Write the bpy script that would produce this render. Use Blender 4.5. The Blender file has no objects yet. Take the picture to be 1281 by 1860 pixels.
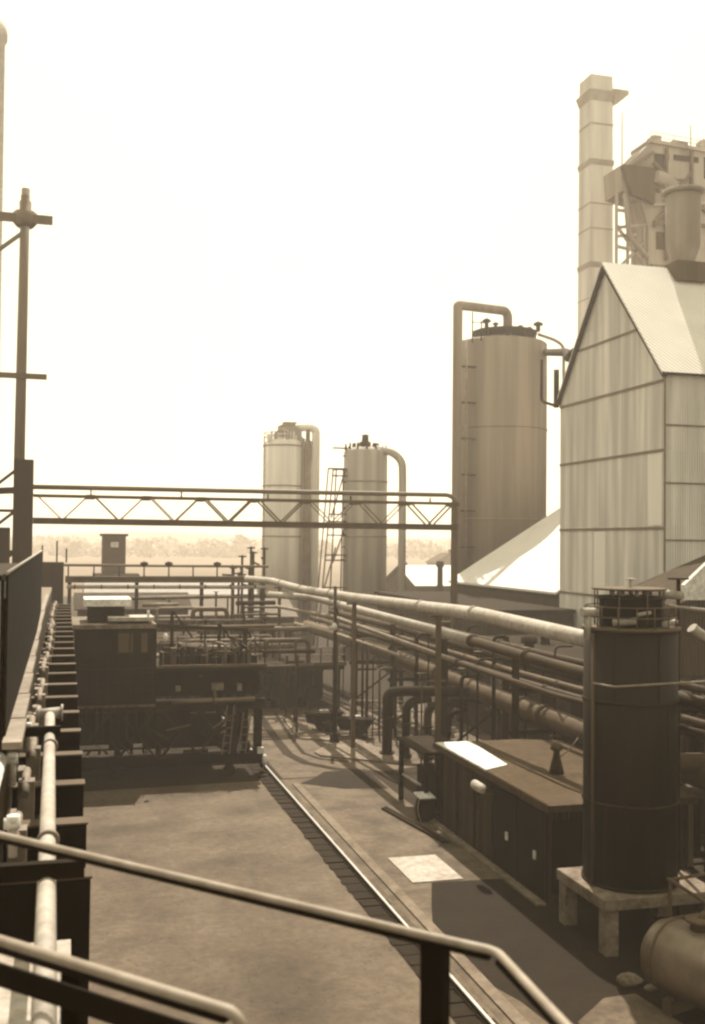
import bpy, bmesh, math, random
from mathutils import Vector, Matrix
random.seed(7)
R = math.radians
S = bpy.context.scene
COL = S.collection

# ------------------------------------------------------------------ camera
cam_d = bpy.data.cameras.new('camera'); cam = bpy.data.objects.new('camera', cam_d); COL.objects.link(cam)
cam_d.sensor_fit = 'HORIZONTAL'; cam_d.sensor_width = 36.0; cam_d.lens = 1900/1281*36
cam_d.clip_start = 0.1; cam_d.clip_end = 6000
cam.matrix_world = (Matrix.Translation((0, 0, 10)) @ Matrix.Rotation(-R(15.306), 4, 'Z')
                    @ Matrix.Rotation(R(91.658), 4, 'X') @ Matrix.Rotation(R(0.6), 4, 'Z'))
cam_d.dof.use_dof = True; cam_d.dof.focus_distance = 42; cam_d.dof.aperture_fstop = 3.4
S.camera = cam
# ------------------------------------------------------------------ world, sun, exposure
SUN_EL, SUN_AZ = 58.5, 15.0            # azimuth measured clockwise from +Y
HAZE = 0.0009
w = bpy.data.worlds.new('World'); S.world = w; w.use_nodes = True
nt = w.node_tree; nt.nodes.clear()
out = nt.nodes.new('ShaderNodeOutputWorld'); bg = nt.nodes.new('ShaderNodeBackground')
sky = nt.nodes.new('ShaderNodeTexSky'); sky.sky_type = 'NISHITA'; sky.sun_disc = False
sky.sun_elevation = R(SUN_EL); sky.sun_rotation = R(SUN_AZ); sky.air_density = 1.0; sky.dust_density = 4.0; sky.ozone_density = 1.0
bw = nt.nodes.new('ShaderNodeRGBToBW')
flat = nt.nodes.new('ShaderNodeMix'); flat.data_type = 'FLOAT'; flat.inputs[0].default_value = 0.88; flat.inputs[3].default_value = 4.6
tint = nt.nodes.new('ShaderNodeVectorMath'); tint.operation = 'SCALE'; tint.inputs[0].default_value = (1.06, 1.035, 0.765)
nt.links.new(sky.outputs[0], bw.inputs[0]); nt.links.new(bw.outputs[0], flat.inputs[2])
nt.links.new(flat.outputs[0], tint.inputs['Scale']); nt.links.new(tint.outputs[0], bg.inputs[0])
bg.inputs[1].default_value = 0.12; nt.links.new(bg.outputs[0], out.inputs[0])
sd = bpy.data.lights.new('sun', 'SUN'); sd.energy = 4.6; sd.angle = R(0.6); sd.color = (1.0, 0.93, 0.80)
so = bpy.data.objects.new('sun', sd); COL.objects.link(so)
dirv = Vector((math.sin(R(SUN_AZ))*math.cos(R(SUN_EL)), math.cos(R(SUN_AZ))*math.cos(R(SUN_EL)), math.sin(R(SUN_EL))))
so.rotation_euler = dirv.to_track_quat('Z', 'Y').to_euler(); so.location = (0, 0, 120)
S.view_settings.view_transform = 'Standard'; S.view_settings.look = 'None'
S.view_settings.exposure = 1.05; S.view_settings.gamma = 1.0
S.render.engine = 'CYCLES'
S.cycles.volume_bounces = 1; S.cycles.max_bounces = 6; S.cycles.diffuse_bounces = 3; S.cycles.filter_width = 2.5

# ------------------------------------------------------------------ materials
def sep(v):
    """sepia-toned print colour for a reflectance v"""
    t = min(1, max(0, (v-0.008)/0.6))**0.45
    g = min(0.93, 0.47+0.52*t); b = min(0.86, 0.03+0.93*t)
    return (v, v*g, v*b, 1)
MATS = {}
def mat(name, v, v2=None, scale=0.6, streak=0.0, rough=0.85, metal=0.0, bump=0.0, bscale=20.0, spots=0.0, panel=None, corr=None, contrast=(0.35, 0.65), grain=0.0, runs=0.0):
    if name in MATS: return MATS[name]
    m = bpy.data.materials.new(name); m.use_nodes = True; n = m.node_tree.nodes; l = m.node_tree.links
    bs = n['Principled BSDF']; bs.inputs['Roughness'].default_value = rough; bs.inputs['Metallic'].default_value = metal
    bs.inputs['Specular IOR Level'].default_value = 0.3 if v > 0.1 else 0.12
    geo = n.new('ShaderNodeNewGeometry'); mp = n.new('ShaderNodeMapping'); l.new(geo.outputs['Position'], mp.inputs[0])
    mp.inputs['Scale'].default_value = (1, 1, 0.12 if streak else 1)
    nz = n.new('ShaderNodeTexNoise'); nz.inputs['Scale'].default_value = scale; nz.inputs['Detail'].default_value = 9; nz.inputs['Roughness'].default_value = 0.62
    l.new(mp.outputs[0], nz.inputs['Vector'])
    cr = n.new('ShaderNodeValToRGB'); l.new(nz.outputs[0], cr.inputs[0])
    cr.color_ramp.elements[0].position = contrast[0]; cr.color_ramp.elements[1].position = contrast[1]
    cr.color_ramp.elements[0].color = sep(v2 if v2 is not None else v*0.7); cr.color_ramp.elements[1].color = sep(v)
    last = cr.outputs[0]
    if spots:
        n2 = n.new('ShaderNodeTexNoise'); n2.inputs['Scale'].default_value = spots; n2.inputs['Detail'].default_value = 6
        l.new(geo.outputs['Position'], n2.inputs['Vector'])
        r2 = n.new('ShaderNodeValToRGB'); r2.color_ramp.elements[0].position = 0.36; r2.color_ramp.elements[1].position = 0.52
        r2.color_ramp.elements[0].color = (0.5, 0.46, 0.38, 1); r2.color_ramp.elements[1].color = (1, 1, 1, 1); l.new(n2.outputs[0], r2.inputs[0])
        mx = n.new('ShaderNodeMix'); mx.data_type = 'RGBA'; mx.blend_type = 'MULTIPLY'; mx.inputs[0].default_value = 0.8
        l.new(last, mx.inputs[6]); l.new(r2.outputs[0], mx.inputs[7]); last = mx.outputs[2]
    if panel:      # sheets of slightly different weathering: (width, height, strength)
        sx = n.new('ShaderNodeSeparateXYZ'); l.new(geo.outputs['Position'], sx.inputs[0])
        ad = n.new('ShaderNodeMath'); ad.operation = 'ADD'; l.new(sx.outputs[0], ad.inputs[0]); l.new(sx.outputs[1], ad.inputs[1])
        def fl(sock, d):
            a = n.new('ShaderNodeMath'); a.operation = 'DIVIDE'; a.inputs[1].default_value = d; l.new(sock, a.inputs[0])
            b = n.new('ShaderNodeMath'); b.operation = 'FLOOR'; l.new(a.outputs[0], b.inputs[0]); return b.outputs[0]
        cx = n.new('ShaderNodeCombineXYZ'); l.new(fl(ad.outputs[0], panel[0]), cx.inputs[0]); za = n.new('ShaderNodeMath'); za.inputs[1].default_value = 1.05; l.new(sx.outputs[2], za.inputs[0]); l.new(fl(za.outputs[0], panel[1]), cx.inputs[1])
        wn = n.new('ShaderNodeTexWhiteNoise'); l.new(cx.outputs[0], wn.inputs['Vector'])
        mr = n.new('ShaderNodeMapRange'); mr.inputs[3].default_value = 1-panel[2]; mr.inputs[4].default_value = 1+panel[2]*0.6
        l.new(wn.outputs['Value'], mr.inputs[0])
        vm = n.new('ShaderNodeVectorMath'); vm.operation = 'SCALE'; l.new(last, vm.inputs[0]); l.new(mr.outputs[0], vm.inputs['Scale']); last = vm.outputs[0]
    if grain:
        n5 = n.new('ShaderNodeTexNoise'); n5.inputs['Scale'].default_value = grain; n5.inputs['Detail'].default_value = 12; n5.inputs['Roughness'].default_value = 0.75
        l.new(geo.outputs['Position'], n5.inputs['Vector'])
        r5 = n.new('ShaderNodeMapRange'); r5.inputs[1].default_value = 0.3; r5.inputs[2].default_value = 0.7; r5.inputs[3].default_value = 0.55; r5.inputs[4].default_value = 1.3
        l.new(n5.outputs[0], r5.inputs[0]); v5 = n.new('ShaderNodeVectorMath'); v5.operation = 'SCALE'
        l.new(last, v5.inputs[0]); l.new(r5.outputs[0], v5.inputs['Scale']); last = v5.outputs[0]
    if runs:      # rust and tar runs down a plate
        mp6 = n.new('ShaderNodeMapping'); mp6.inputs['Scale'].default_value = (1, 1, 0.05); l.new(geo.outputs['Position'], mp6.inputs[0])
        n6 = n.new('ShaderNodeTexNoise'); n6.inputs['Scale'].default_value = runs; n6.inputs['Detail'].default_value = 6; l.new(mp6.outputs[0], n6.inputs['Vector'])
        r6 = n.new('ShaderNodeMapRange'); r6.inputs[1].default_value = 0.4; r6.inputs[2].default_value = 0.62; r6.inputs[3].default_value = 0.80; r6.inputs[4].default_value = 1.12
        l.new(n6.outputs[0], r6.inputs[0]); v6 = n.new('ShaderNodeVectorMath'); v6.operation = 'SCALE'
        l.new(last, v6.inputs[0]); l.new(r6.outputs[0], v6.inputs['Scale']); last = v6.outputs[0]
    l.new(last, bs.inputs['Base Color'])
    if corr:       # corrugation: (pitch, depth)
        sx = n.new('ShaderNodeSeparateXYZ'); l.new(geo.outputs['Position'], sx.inputs[0])
        ad = n.new('ShaderNodeMath'); ad.operation = 'ADD'; l.new(sx.outputs[0], ad.inputs[0]); l.new(sx.outputs[1], ad.inputs[1])
        mu = n.new('ShaderNodeMath'); mu.operation = 'MULTIPLY'; mu.inputs[1].default_value = 2*math.pi/corr[0]; l.new(ad.outputs[0], mu.inputs[0])
        si = n.new('ShaderNodeMath'); si.operation = 'SINE'; l.new(mu.outputs[0], si.inputs[0])
        bp = n.new('ShaderNodeBump'); bp.inputs['Distance'].default_value = corr[1]; bp.inputs['Strength'].default_value = 0.8
        l.new(si.outputs[0], bp.inputs['Height']); l.new(bp.outputs[0], bs.inputs['Normal'])
    elif bump:
        n3 = n.new('ShaderNodeTexNoise'); n3.inputs['Scale'].default_value = bscale; n3.inputs['Detail'].default_value = 8
        l.new(geo.outputs['Position'], n3.inputs['Vector'])
        bp = n.new('ShaderNodeBump'); bp.inputs['Distance'].default_value = bump; bp.inputs['Strength'].default_value = 0.7
        l.new(n3.outputs[0], bp.inputs['Height']); l.new(bp.outputs[0], bs.inputs['Normal'])
    MATS[name] = m; return m
COAL = mat('coal_dust', 0.025, 0.015, 0.35, bump=0.05, bscale=6, grain=3)
EARTH = mat('yard_earth', 0.116, 0.060, 0.30, bump=0.02, bscale=7, spots=0.33, contrast=(0.3, 0.7), grain=3.5)
EARTH2 = mat('gravel_path', 0.108, 0.074, 0.8, bump=0.02, bscale=14, spots=0.9, grain=4.5)
OIL_SHADE = mat('oily_and_shaded_earth', 0.014, 0.008, 0.6, bump=0.02, bscale=12, grain=4)  # oily track bed colour, also painted in as ground shade
EARTHK = mat('worn_kerb', 0.16, 0.09, 0.9, grain=5)
CONC = mat('concrete', 0.180, 0.123, 1.4, bump=0.01, bscale=18, spots=3, grain=7)
PALEC = mat('pale_concrete_and_sun_patch', 0.360, 0.260, 1.2, bump=0.01, bscale=18, grain=5)  # platform concrete; also colours the painted sun patch on the path
IRON = mat('dark_iron', 0.011, 0.007, 0.9, rough=0.92, bump=0.004, bscale=25, runs=2.2)
IRON2 = mat('sooty_steel', 0.028, 0.016, 0.8, streak=1, rough=0.88, runs=2)
STEEL = mat('weathered_steel', 0.100, 0.060, 0.9, streak=1, rough=0.65)
GREYP = mat('grey_painted_steel', 0.139, 0.098, 0.7, streak=1, rough=0.6)
PIPE = mat('lagged_pipe', 0.213, 0.139, 0.9, rough=0.7, grain=5)
PIPEL = mat('pale_lagging', 0.361, 0.271, 0.8, rough=0.7, grain=5)
RAILH = mat('worn_handrail_pipe', 0.270, 0.170, 5, rough=0.6)
ROOFD = mat('tarred_flat_roof', 0.021, 0.013, 0.7, rough=0.95, grain=3)
PIPED = mat('sooty_and_shaded_pipe', 0.045, 0.029, 0.7, rough=0.7)  # dark bundle pipes; also the shade painted on the lagged pipe ends
CHB = mat('chimney_band', 0.400, 0.280, 0.5)
SCREENM = mat('tarred_screen', 0.016, 0.008, 2.0, rough=0.95, grain=9, corr=(0.09, 0.01))
POLEM = mat('weathered_pole', 0.20, 0.13, 0.8, streak=1)
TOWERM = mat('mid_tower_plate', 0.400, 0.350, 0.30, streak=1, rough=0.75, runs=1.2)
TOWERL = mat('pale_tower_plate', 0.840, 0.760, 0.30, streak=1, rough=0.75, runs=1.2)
COALT = mat('weathered_bunker_plate', 0.380, 0.240, 0.30, streak=1, rough=0.8, runs=0.7)
WHITE = mat('whitewash', 0.620, 0.480, 1.5, rough=0.8, grain=6)
ROOFW = mat('pale_asbestos_sheet', 0.580, 0.530, 0.5, rough=0.8, corr=(0.30, 0.02))
ROOFM = mat('felt_roof', 0.066, 0.050, 0.9, rough=0.9, bump=0.01, bscale=15, grain=4)
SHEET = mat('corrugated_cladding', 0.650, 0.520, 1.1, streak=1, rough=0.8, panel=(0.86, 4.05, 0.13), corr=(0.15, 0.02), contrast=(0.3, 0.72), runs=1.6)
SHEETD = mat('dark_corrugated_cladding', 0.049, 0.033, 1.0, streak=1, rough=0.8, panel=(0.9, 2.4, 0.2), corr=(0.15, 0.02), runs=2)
BRICK = mat('chimney_brick', 0.640, 0.510, 0.35, rough=0.9, bump=0.02, bscale=8, streak=1, runs=0.8)
BRICKD = mat('sooty_brick', 0.057, 0.037, 0.6, rough=0.9, bump=0.01, bscale=8)
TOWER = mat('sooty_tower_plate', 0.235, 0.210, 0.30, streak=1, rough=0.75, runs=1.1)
RAILTOP = mat('polished_rail', 0.5, 0.4, 6, rough=0.35, metal=0.6)
WOOD = mat('tarred_timber', 0.018, 0.010, 3, rough=0.9)
LEAF = mat('tree_foliage', 0.340, 0.270, 0.02, rough=0.9)
TRUNK = mat('bark', 0.06, 0.04, 1)
SHEETP = mat('newer_corrugated_cladding', 0.760, 0.680, 1.1, streak=1, rough=0.8, corr=(0.15, 0.02))
GLASSM = mat('dusty_glass', 0.30, 0.12, 3, rough=0.25)
FIELD = mat('far_field', 0.130, 0.085, 0.012, rough=0.95)
TANKM = mat('tarred_tank_plate', 0.016, 0.010, 0.9, streak=1, rough=0.6, runs=3.2)
DRUMM = mat('galvanised_drum', 0.180, 0.080, 0.9, rough=0.4, metal=0.3)

# ------------------------------------------------------------------ helpers
def BM(): return bmesh.new()
def box(bm, x0, y0, z0, x1, y1, z1):
    v = [bm.verts.new(p) for p in ((x0,y0,z0),(x1,y0,z0),(x1,y1,z0),(x0,y1,z0),(x0,y0,z1),(x1,y0,z1),(x1,y1,z1),(x0,y1,z1))]
    for f in ((0,3,2,1),(4,5,6,7),(0,1,5,4),(1,2,6,5),(2,3,7,6),(3,0,4,7)): bm.faces.new([v[i] for i in f])
    return bm
def prism(bm, poly, vec):
    """planar polygon (3-D points) pushed along vec"""
    vec = Vector(vec); a = [bm.verts.new(p) for p in poly]; b = [bm.verts.new(Vector(p)+vec) for p in poly]
    bm.faces.new(a[::-1]); bm.faces.new(b); n = len(a)
    for i in range(n): bm.faces.new((a[i], a[(i+1) % n], b[(i+1) % n], b[i]))
    return bm
def frame_of(d, up=(0, 0, 1)):
    d = Vector(d).normalized(); u = Vector(up)
    if abs(d.dot(u)) > 0.98: u = Vector((0, 1, 0))
    s = d.cross(u).normalized(); return d, s, s.cross(d).normalized()
def bar(bm, p0, p1, w, h):
    """rectangular bar between two points, w sideways, h upwards"""
    p0, p1 = Vector(p0), Vector(p1); d, s, u = frame_of(p1-p0)
    q = [s*(a*w/2)+u*(b*h/2) for a, b in ((-1,-1),(1,-1),(1,1),(-1,1))]
    a = [bm.verts.new(p0+k) for k in q]; b = [bm.verts.new(p1+k) for k in q]
    bm.faces.new(a[::-1]); bm.faces.new(b)
    for i in range(4): bm.faces.new((a[i], a[(i+1) % 4], b[(i+1) % 4], b[i]))
    return bm
def ring(bm, c, s, u, r, n):
    return [bm.verts.new(Vector(c)+s*(math.cos(2*math.pi*i/n)*r)+u*(math.sin(2*math.pi*i/n)*r)) for i in range(n)]
def tube(bm, pts, r, n=12, bend=0.0, cap=True):
    """pipe along points; bend rounds the corners"""
    P = [Vector(p) for p in pts]
    if bend and len(P) > 2:
        Q = [P[0]]
        for i in range(1, len(P)-1):
            a, b, c = P[i-1], P[i], P[i+1]
            k = min(bend, (a-b).length*0.49, (c-b).length*0.49)
            s0 = b+(a-b).normalized()*k; s1 = b+(c-b).normalized()*k
            for j in range(7):
                t = j/6; Q.append(s0*(1-t)**2+b*2*t*(1-t)+s1*t*t)
        Q.append(P[-1]); P = Q
    rr = r if isinstance(r, (list, tuple)) else [r]*len(P)
    d0 = (P[1]-P[0]).normalized(); _, s, u = frame_of(d0); prev = None
    for i, p in enumerate(P):
        d = ((P[min(i+1, len(P)-1)]-P[i]).normalized()+(P[i]-P[max(i-1, 0)]).normalized())
        d = d.normalized() if d.length > 1e-6 else d0
        s = (s-d*s.dot(d)).normalized(); u = s.cross(d).normalized()
        rg = ring(bm, p, s, u, rr[min(i, len(rr)-1)], n)
        if prev:
            for k in range(n):
                f = bm.faces.new((prev[k], prev[(k+1) % n], rg[(k+1) % n], rg[k])); f.smooth = True
        elif cap: bm.faces.new(rg[::-1])
        prev = rg
    if cap: bm.faces.new(prev)
    return bm
def lathe(bm, x, y, prof, n=40, smooth=True):
    """profile (r, z) turned round the vertical through x, y"""
    prev = None
    for r, z in prof:
        rg = [bm.verts.new((x+math.cos(2*math.pi*i/n)*r, y+math.sin(2*math.pi*i/n)*r, z)) for i in range(n)]
        if prev:
            for k in range(n):
                f = bm.faces.new((prev[k], prev[(k+1) % n], rg[(k+1) % n], rg[k])); f.smooth = smooth
        prev = rg
        if r == prof[0][0] and z == prof[0][1]: bm.faces.new(rg[::-1])
    bm.faces.new(prev); return bm
def flange(bm, p, d, r, t=0.06):
    d = Vector(d).normalized(); p = Vector(p); tube(bm, [p-d*t/2, p+d*t/2], r, 16); return bm
def ibeam(bm, p0, p1, w, h, t=0.03):
    p0, p1 = Vector(p0), Vector(p1); d, s, u = frame_of(p1-p0)
    bar(bm, p0+u*(h/2-t/2), p1+u*(h/2-t/2), w, t); bar(bm, p0-u*(h/2-t/2), p1-u*(h/2-t/2), w, t)
    bar(bm, p0, p1, t, h-2*t-0.004); return bm
def tag(o, label=None, cat=None, group=None, kind=None):
    if label: o['label'] = label
    if cat: o['category'] = cat
    if group: o['group'] = group
    if kind: o['kind'] = kind
    return o
def thing(name, loc, label, cat, group=None):
    o = bpy.data.objects.new(name, None); COL.objects.link(o); o.location = loc; o.empty_display_size = 0.3
    return tag(o, label, cat, group)
def absloc(o):
    v = Vector((0, 0, 0))
    while o: v += o.location; o = o.parent
    return v
def obj(name, bm, m, parent=None, label=None, bevel=0.0):
    """link a bmesh drawn in world coordinates as ONE object, origin at its parent's (or its own) base"""
    bmesh.ops.recalc_face_normals(bm, faces=bm.faces)
    me = bpy.data.meshes.new(name)
    if parent: org = absloc(parent); loc = Vector((0, 0, 0))
    else:
        xs = [v.co for v in bm.verts]; org = Vector(((min(v.x for v in xs)+max(v.x for v in xs))/2, (min(v.y for v in xs)+max(v.y for v in xs))/2, min(v.z for v in xs))); loc = org
    bmesh.ops.translate(bm, vec=-org, verts=bm.verts)
    bm.to_mesh(me); bm.free(); me.materials.append(m)
    o = bpy.data.objects.new(name, me); COL.objects.link(o); o.location = loc
    if parent: o.parent = parent
    if label: o['label'] = label
    if bevel:
        b = o.modifiers.new('bevel', 'BEVEL'); b.width = bevel; b.segments = 2; b.limit_method = 'ANGLE'
    return o
def struct(name, bm, m): return tag(obj(name, bm, m), kind='structure')
def children_of(o): return [c for c in bpy.data.objects if c.parent == o]
def copy_tree(o, parent=None):
    kids = children_of(o)
    c = o.copy(); COL.objects.link(c); c.parent = parent
    for ch in kids: copy_tree(ch, c)
    return c
def handrail(par, mr, mp, pts, h=1.05, r=0.025, step=2.0, rn='guard_rail', pn='guard_post'):
    P = [Vector(p) for p in pts]; bm = BM()
    for k in (h, h*0.5): tube(bm, [p+Vector((0, 0, k)) for p in P], r, 6)
    obj(rn, bm, mr, par); seen = set()
    for a, b in zip(P[:-1], P[1:]):
        n = max(1, round((b-a).length/step))
        for i in range(n+1):
            q = a.lerp(b, i/n); key = (round(q.x, 2), round(q.y, 2))
            if key in seen: continue
            seen.add(key); bp = BM(); tube(bp, [q, q+Vector((0, 0, h))], r, 6); obj(pn, bp, mp, par)
def sheet(poly, z): 
    bm = BM(); bm.faces.new([bm.verts.new((x, y, z)) for x, y in poly]); return bm
def strip(pts, w, z):
    bm = BM(); P = [Vector((x, y, z)) for x, y in pts]; L = []
    for i, p in enumerate(P):
        d = (P[min(i+1, len(P)-1)]-P[max(i-1, 0)]).normalized(); s = Vector((d.y, -d.x, 0))*w/2
        L.append((bm.verts.new(p-s), bm.verts.new(p+s)))
    for a, b in zip(L[:-1], L[1:]): bm.faces.new((a[0], a[1], b[1], b[0]))
    return bm

# ================================================================== SETTING
g = BM(); bmesh.ops.create_grid(g, x_segments=60, y_segments=60, size=1500)
struct('ground', g, FIELD)
struct('works_ground', sheet([(-60, -30), (70, -30), (90, 190), (-80, 190)], 0.004), COAL)
struct('yard', sheet([(-0.2, -6), (12.9, -6), (12.9, 43.6), (0.2, 43.0)], 0.012), EARTH)
struct('far_yard', sheet([(9.0, 43.6), (12.6, 43.6), (22, 47), (24, 62), (9.0, 62)], 0.012), EARTH2)
struct('gravel_path', sheet([(8.95, -6), (12.85, -6), (12.9, 43.2), (8.95, 43.2)], 0.02), EARTH2)
struct('track_bed', sheet([(8.0, -6), (8.74, -6), (8.74, 60), (8.0, 60)], 0.024), OIL_SHADE)
# dark ground by drum and tank: oil, plus shade painted in
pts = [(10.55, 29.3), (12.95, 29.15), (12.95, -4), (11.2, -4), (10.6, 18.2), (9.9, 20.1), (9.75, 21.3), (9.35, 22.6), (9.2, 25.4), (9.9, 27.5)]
struct('oily_shade_ground', sheet(pts, 0.026), OIL_SHADE)
struct('dark_ground', sheet([(12.98, -4), (20, -4), (20, 26), (12.98, 26)], 0.008), OIL_SHADE)  # dark sheet beneath the tank and the drum
struct('sunlit_ground_patch', sheet([(10.4, 19.0), (10.5, 20.1), (11.6, 21.0), (12.4, 21.05), (12.6, 19.4), (12.3, 17), (10.6, 17)], 0.030), EARTH2)  # paler sheet stands in for sunlit ground
struct('painted_shade_patch', sheet([(11.0, 44.4), (10.2, 43.2), (9.5, 42.5), (11.0, 41.2), (12.8, 40.8), (12.9, 44.5)], 0.028), OIL_SHADE)  # dark sheet stands in for shadows across the far yard
bm = BM(); box(bm, 9.15, -6, 0.02, 9.45, 42.4, 0.07); struct('kerb', bm, EARTHK)
bm = BM(); box(bm, 9.98, 29.35, 0.02, 11.56, 31.8, 0.055); struct('sun_patch_slab', bm, PALEC)  # pale slab stands in for a patch of sunlight on the path
bm = BM(); prism(bm, [(12.35, 28.5, 0.02), (12.75, 28.5, 0.02), (12.75, 26.8, 0.02), (12.6, 26.8, 0.02)], (0, 0, 0.05)); bm.free()
bm = BM(); box(bm, 12.7, 26.7, 0.012, 12.97, 35.8, 0.09); struct('hut_kerb', bm, CONC)
struct('ditch', strip([(10.9, 60), (10.45, 53), (10.25, 48.5), (10.6, 46.4), (11.6, 44.9), (13.2, 43.9), (15.5, 43.3)], 0.45, 0.030), COAL)
struct('inner_ditch', strip([(11.9, 60), (11.2, 52), (11.0, 48.5), (11.5, 47.0), (12.6, 46.2)], 0.2, 0.032), COAL)
for k, poly in enumerate(([(11.6, 47.6), (14.6, 45.2), (15.2, 45.9), (14.4, 51.3), (12.6, 50.2), (11.5, 48.4)], [(11.6, 52.0), (13.2, 50.9), (13.0, 54.5), (12.0, 58.5), (11.7, 55)])):
    b2 = BM(); prism(b2, [(x, y, 0.03) for x, y in poly], (0, 0, 0.06)); struct('concrete_apron', b2, CONC)
b2 = BM()
for (x0, y0, x1, y1) in ((12.0, 41.9, 12.3, 39.0), (12.15, 42.0, 12.45, 39.0)): bar(b2, (x0-0.4, y0-4.2, 0.06), (x1, y1-6.0, 0.06), 0.09, 0.1)
tag(obj('scrap_rails', b2, IRON2), 'two short lengths of dark rail lying on the path before the hut', 'rails')

# pusher track: rail with head, web and foot, on tarred sleepers
t = thing('rail_track', (8.6, 20, 0), 'long single rail with bright worn head on dark sleepers running up the yard', 'rail track')
bm = BM(); box(bm, 8.53, -6, 0.05, 8.67, 60, 0.075); box(bm, 8.585, -6, 0.0751, 8.615, 60, 0.16); obj('rail', bm, IRON2, t)
bm = BM(); box(bm, 8.565, -6, 0.161, 8.635, 60, 0.20); obj('rail_head', bm, RAILTOP, t)
for i in range(74):
    y = 8+i*0.68+random.uniform(-.08, .08); j = random.uniform(-0.10, 0.09)
    bm = BM(); box(bm, 8.0+j*.5, y, 0.026, 8.80+j*0.5, y+random.uniform(.24, .42), 0.034+0.022*random.random())
    obj('sleeper', bm, WOOD, t)

# hills and far wood
bm = BM(); random.seed(3)
X = [-900+i*30 for i in range(85)]; prev = None
for x in X:
    y = 1250; h = 11+6*math.sin(x*0.004+1)+3*math.sin(x*0.017)
    row = [bm.verts.new((x, y-260, -0.2)), bm.verts.new((x, y-90, h*0.7)), bm.verts.new((x, y, h)), bm.verts.new((x, y+200, -0.2))]
    if prev:
        for k in range(3): bm.faces.new((prev[k], row[k], row[k+1], prev[k+1])).smooth = True
    prev = row
struct('hills', bm, FIELD)
def leaves(bm, c, rad, n, size, squash=0.8):
    for _ in range(n):
        while True:
            p = Vector((random.uniform(-1, 1), random.uniform(-1, 1), random.uniform(-1, 1)))
            if 0.2 < p.length < 1: break
        q = Vector((c[0]+p.x*rad, c[1]+p.y*rad, c[2]+p.z*rad*squash))
        a = Vector((random.gauss(0, 1), random.gauss(0, 1), random.gauss(0, 1))).normalized(); b = a.orthogonal().normalized()
        s = size*random.uniform(0.5, 1.3); c2 = a.cross(b)
        bm.faces.new([bm.verts.new(q+b*s*math.cos(k*2.094)+c2*s*math.sin(k*2.094)) for k in range(3)])
bm = BM(); random.seed(11)
for i in range(620):
    y = random.choice((640, 800, 960, 1100))+random.uniform(-40, 40); x = random.uniform(-0.12, 0.62)*y
    h = random.uniform(6, 13)*(0.8+0.3*math.sin(x*0.012+y)); leaves(bm, (x, y, h*0.5), h*0.75, 90, h*0.17, 0.75)
tag(obj('far_wood', bm, LEAF), 'hazy wood of bushy trees along the horizon behind the works', 'trees', kind='stuff')
def house(x, y, w, d, h, rh, rot, lab):
    t = thing('house', (x, y, 0), lab, 'house', 'far houses beyond the works')
    bm = BM(); prism(bm, [(x-w/2, y-d/2, 0), (x+w/2, y-d/2, 0), (x+w/2, y-d/2, h), (x, y-d/2, h+rh), (x-w/2, y-d/2, h)], (0, d, 0)); obj('wall', bm, CONC, t)
    bm = BM()
    for s in (-1, 1): prism(bm, [(x, y-d/2-.3, h+rh+.05), (x, y-d/2-.3, h+rh+.25), (x+s*(w/2+.4), y-d/2-.3, h-.15), (x+s*(w/2+.4), y-d/2-.3, h-.35)], (0, d+.6, 0))
    r = obj('roof', bm, BRICKD, t)
    bm = BM(); box(bm, x+w*.1, y-.4, h+rh*.6, x+w*.1+.8, y+.4, h+rh+1.2); obj('chimney', bm, BRICKD, r)
    for s in (-.25, .25):
        bm = BM(); box(bm, x+s*w-.5, y-d/2-.04, h*.5, x+s*w+.5, y-d/2+.02, h*.5+1.3); obj('window', bm, GLASSM, t)
house(108, 290, 9, 8, 4.6, 2.4, 0, 'grey gabled house at the left of the far pair')
house(118, 292, 8, 8, 5.0, 2.8, 0, 'taller grey gabled house at the right of the far pair')

# ================================================================== COKE OVEN BATTERY (left edge)
t = thing('oven_battery', (-7, 30, 0), 'long dark brick coke oven battery running away along the left edge', 'oven battery')
bm = BM(); box(bm, -14, 9.4, 0, -0.62, 52, 7.55); obj('wall', bm, BRICKD, t)
bm = BM(); box(bm, -14.1, 9.35, 7.551, -0.60, 52.1, 7.70); obj('deck', bm, CONC, t)
battery = t; b0 = None
for i in range(23):
    y = 9.96+i*1.86
    if b0 is None:
        bm = BM(); box(bm, -0.58, y-0.13, 0, 0.27, y-0.1, 6.93); box(bm, -0.58, y+0.1, 0, 0.27, y+0.13, 6.93); box(bm, -0.575, y-0.0999, 0, -0.1, y+0.0999, 6.92); box(bm, 0.21, y-0.0999, 0, 0.268, y+0.0999, 6.92)
        b0 = obj('buckstay', bm, IRON, t)
        bm = BM(); box(bm, -0.59, y-0.135, 6.935, 0.285, y+0.135, 6.955); obj('sunlit_edge_plate', bm, STEEL, b0)  # paler plate paints the sunlit top edge of the buckstay
    else: b = copy_tree(b0, battery); b.location = (0, i*1.86, 0)
random.seed(5); d0 = None
for i in range(22):
    y = 9.96+i*1.86+0.93
    if d0 is None:
        bm = BM(); box(bm, -0.6, y-0.55, 0.6, -0.12, y+0.55, 6.6)
        for k in range(6): box(bm, -0.119, y-0.5, 1.0+k*0.95, -0.02, y+0.5, 1.12+k*0.95)
        d0 = obj('oven_door', bm, IRON, t)
        bm = BM(); box(bm, -0.5, y-0.1, 6.62, -0.32, y+0.12, 7.15); tube(bm, [(-0.42, y-0.3, 7.05), (-0.42, y+0.3, 7.2)], 0.05, 8); box(bm, -0.52, y+0.2, 6.9, -0.44, y+0.5, 7.22)
        obj('latch_gear', bm, PIPE, d0)
    else: d = copy_tree(d0, battery); d.location = (random.uniform(-.03, .05), i*1.86+random.uniform(-.15, .15), random.uniform(-0.1, 0.08))
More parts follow.
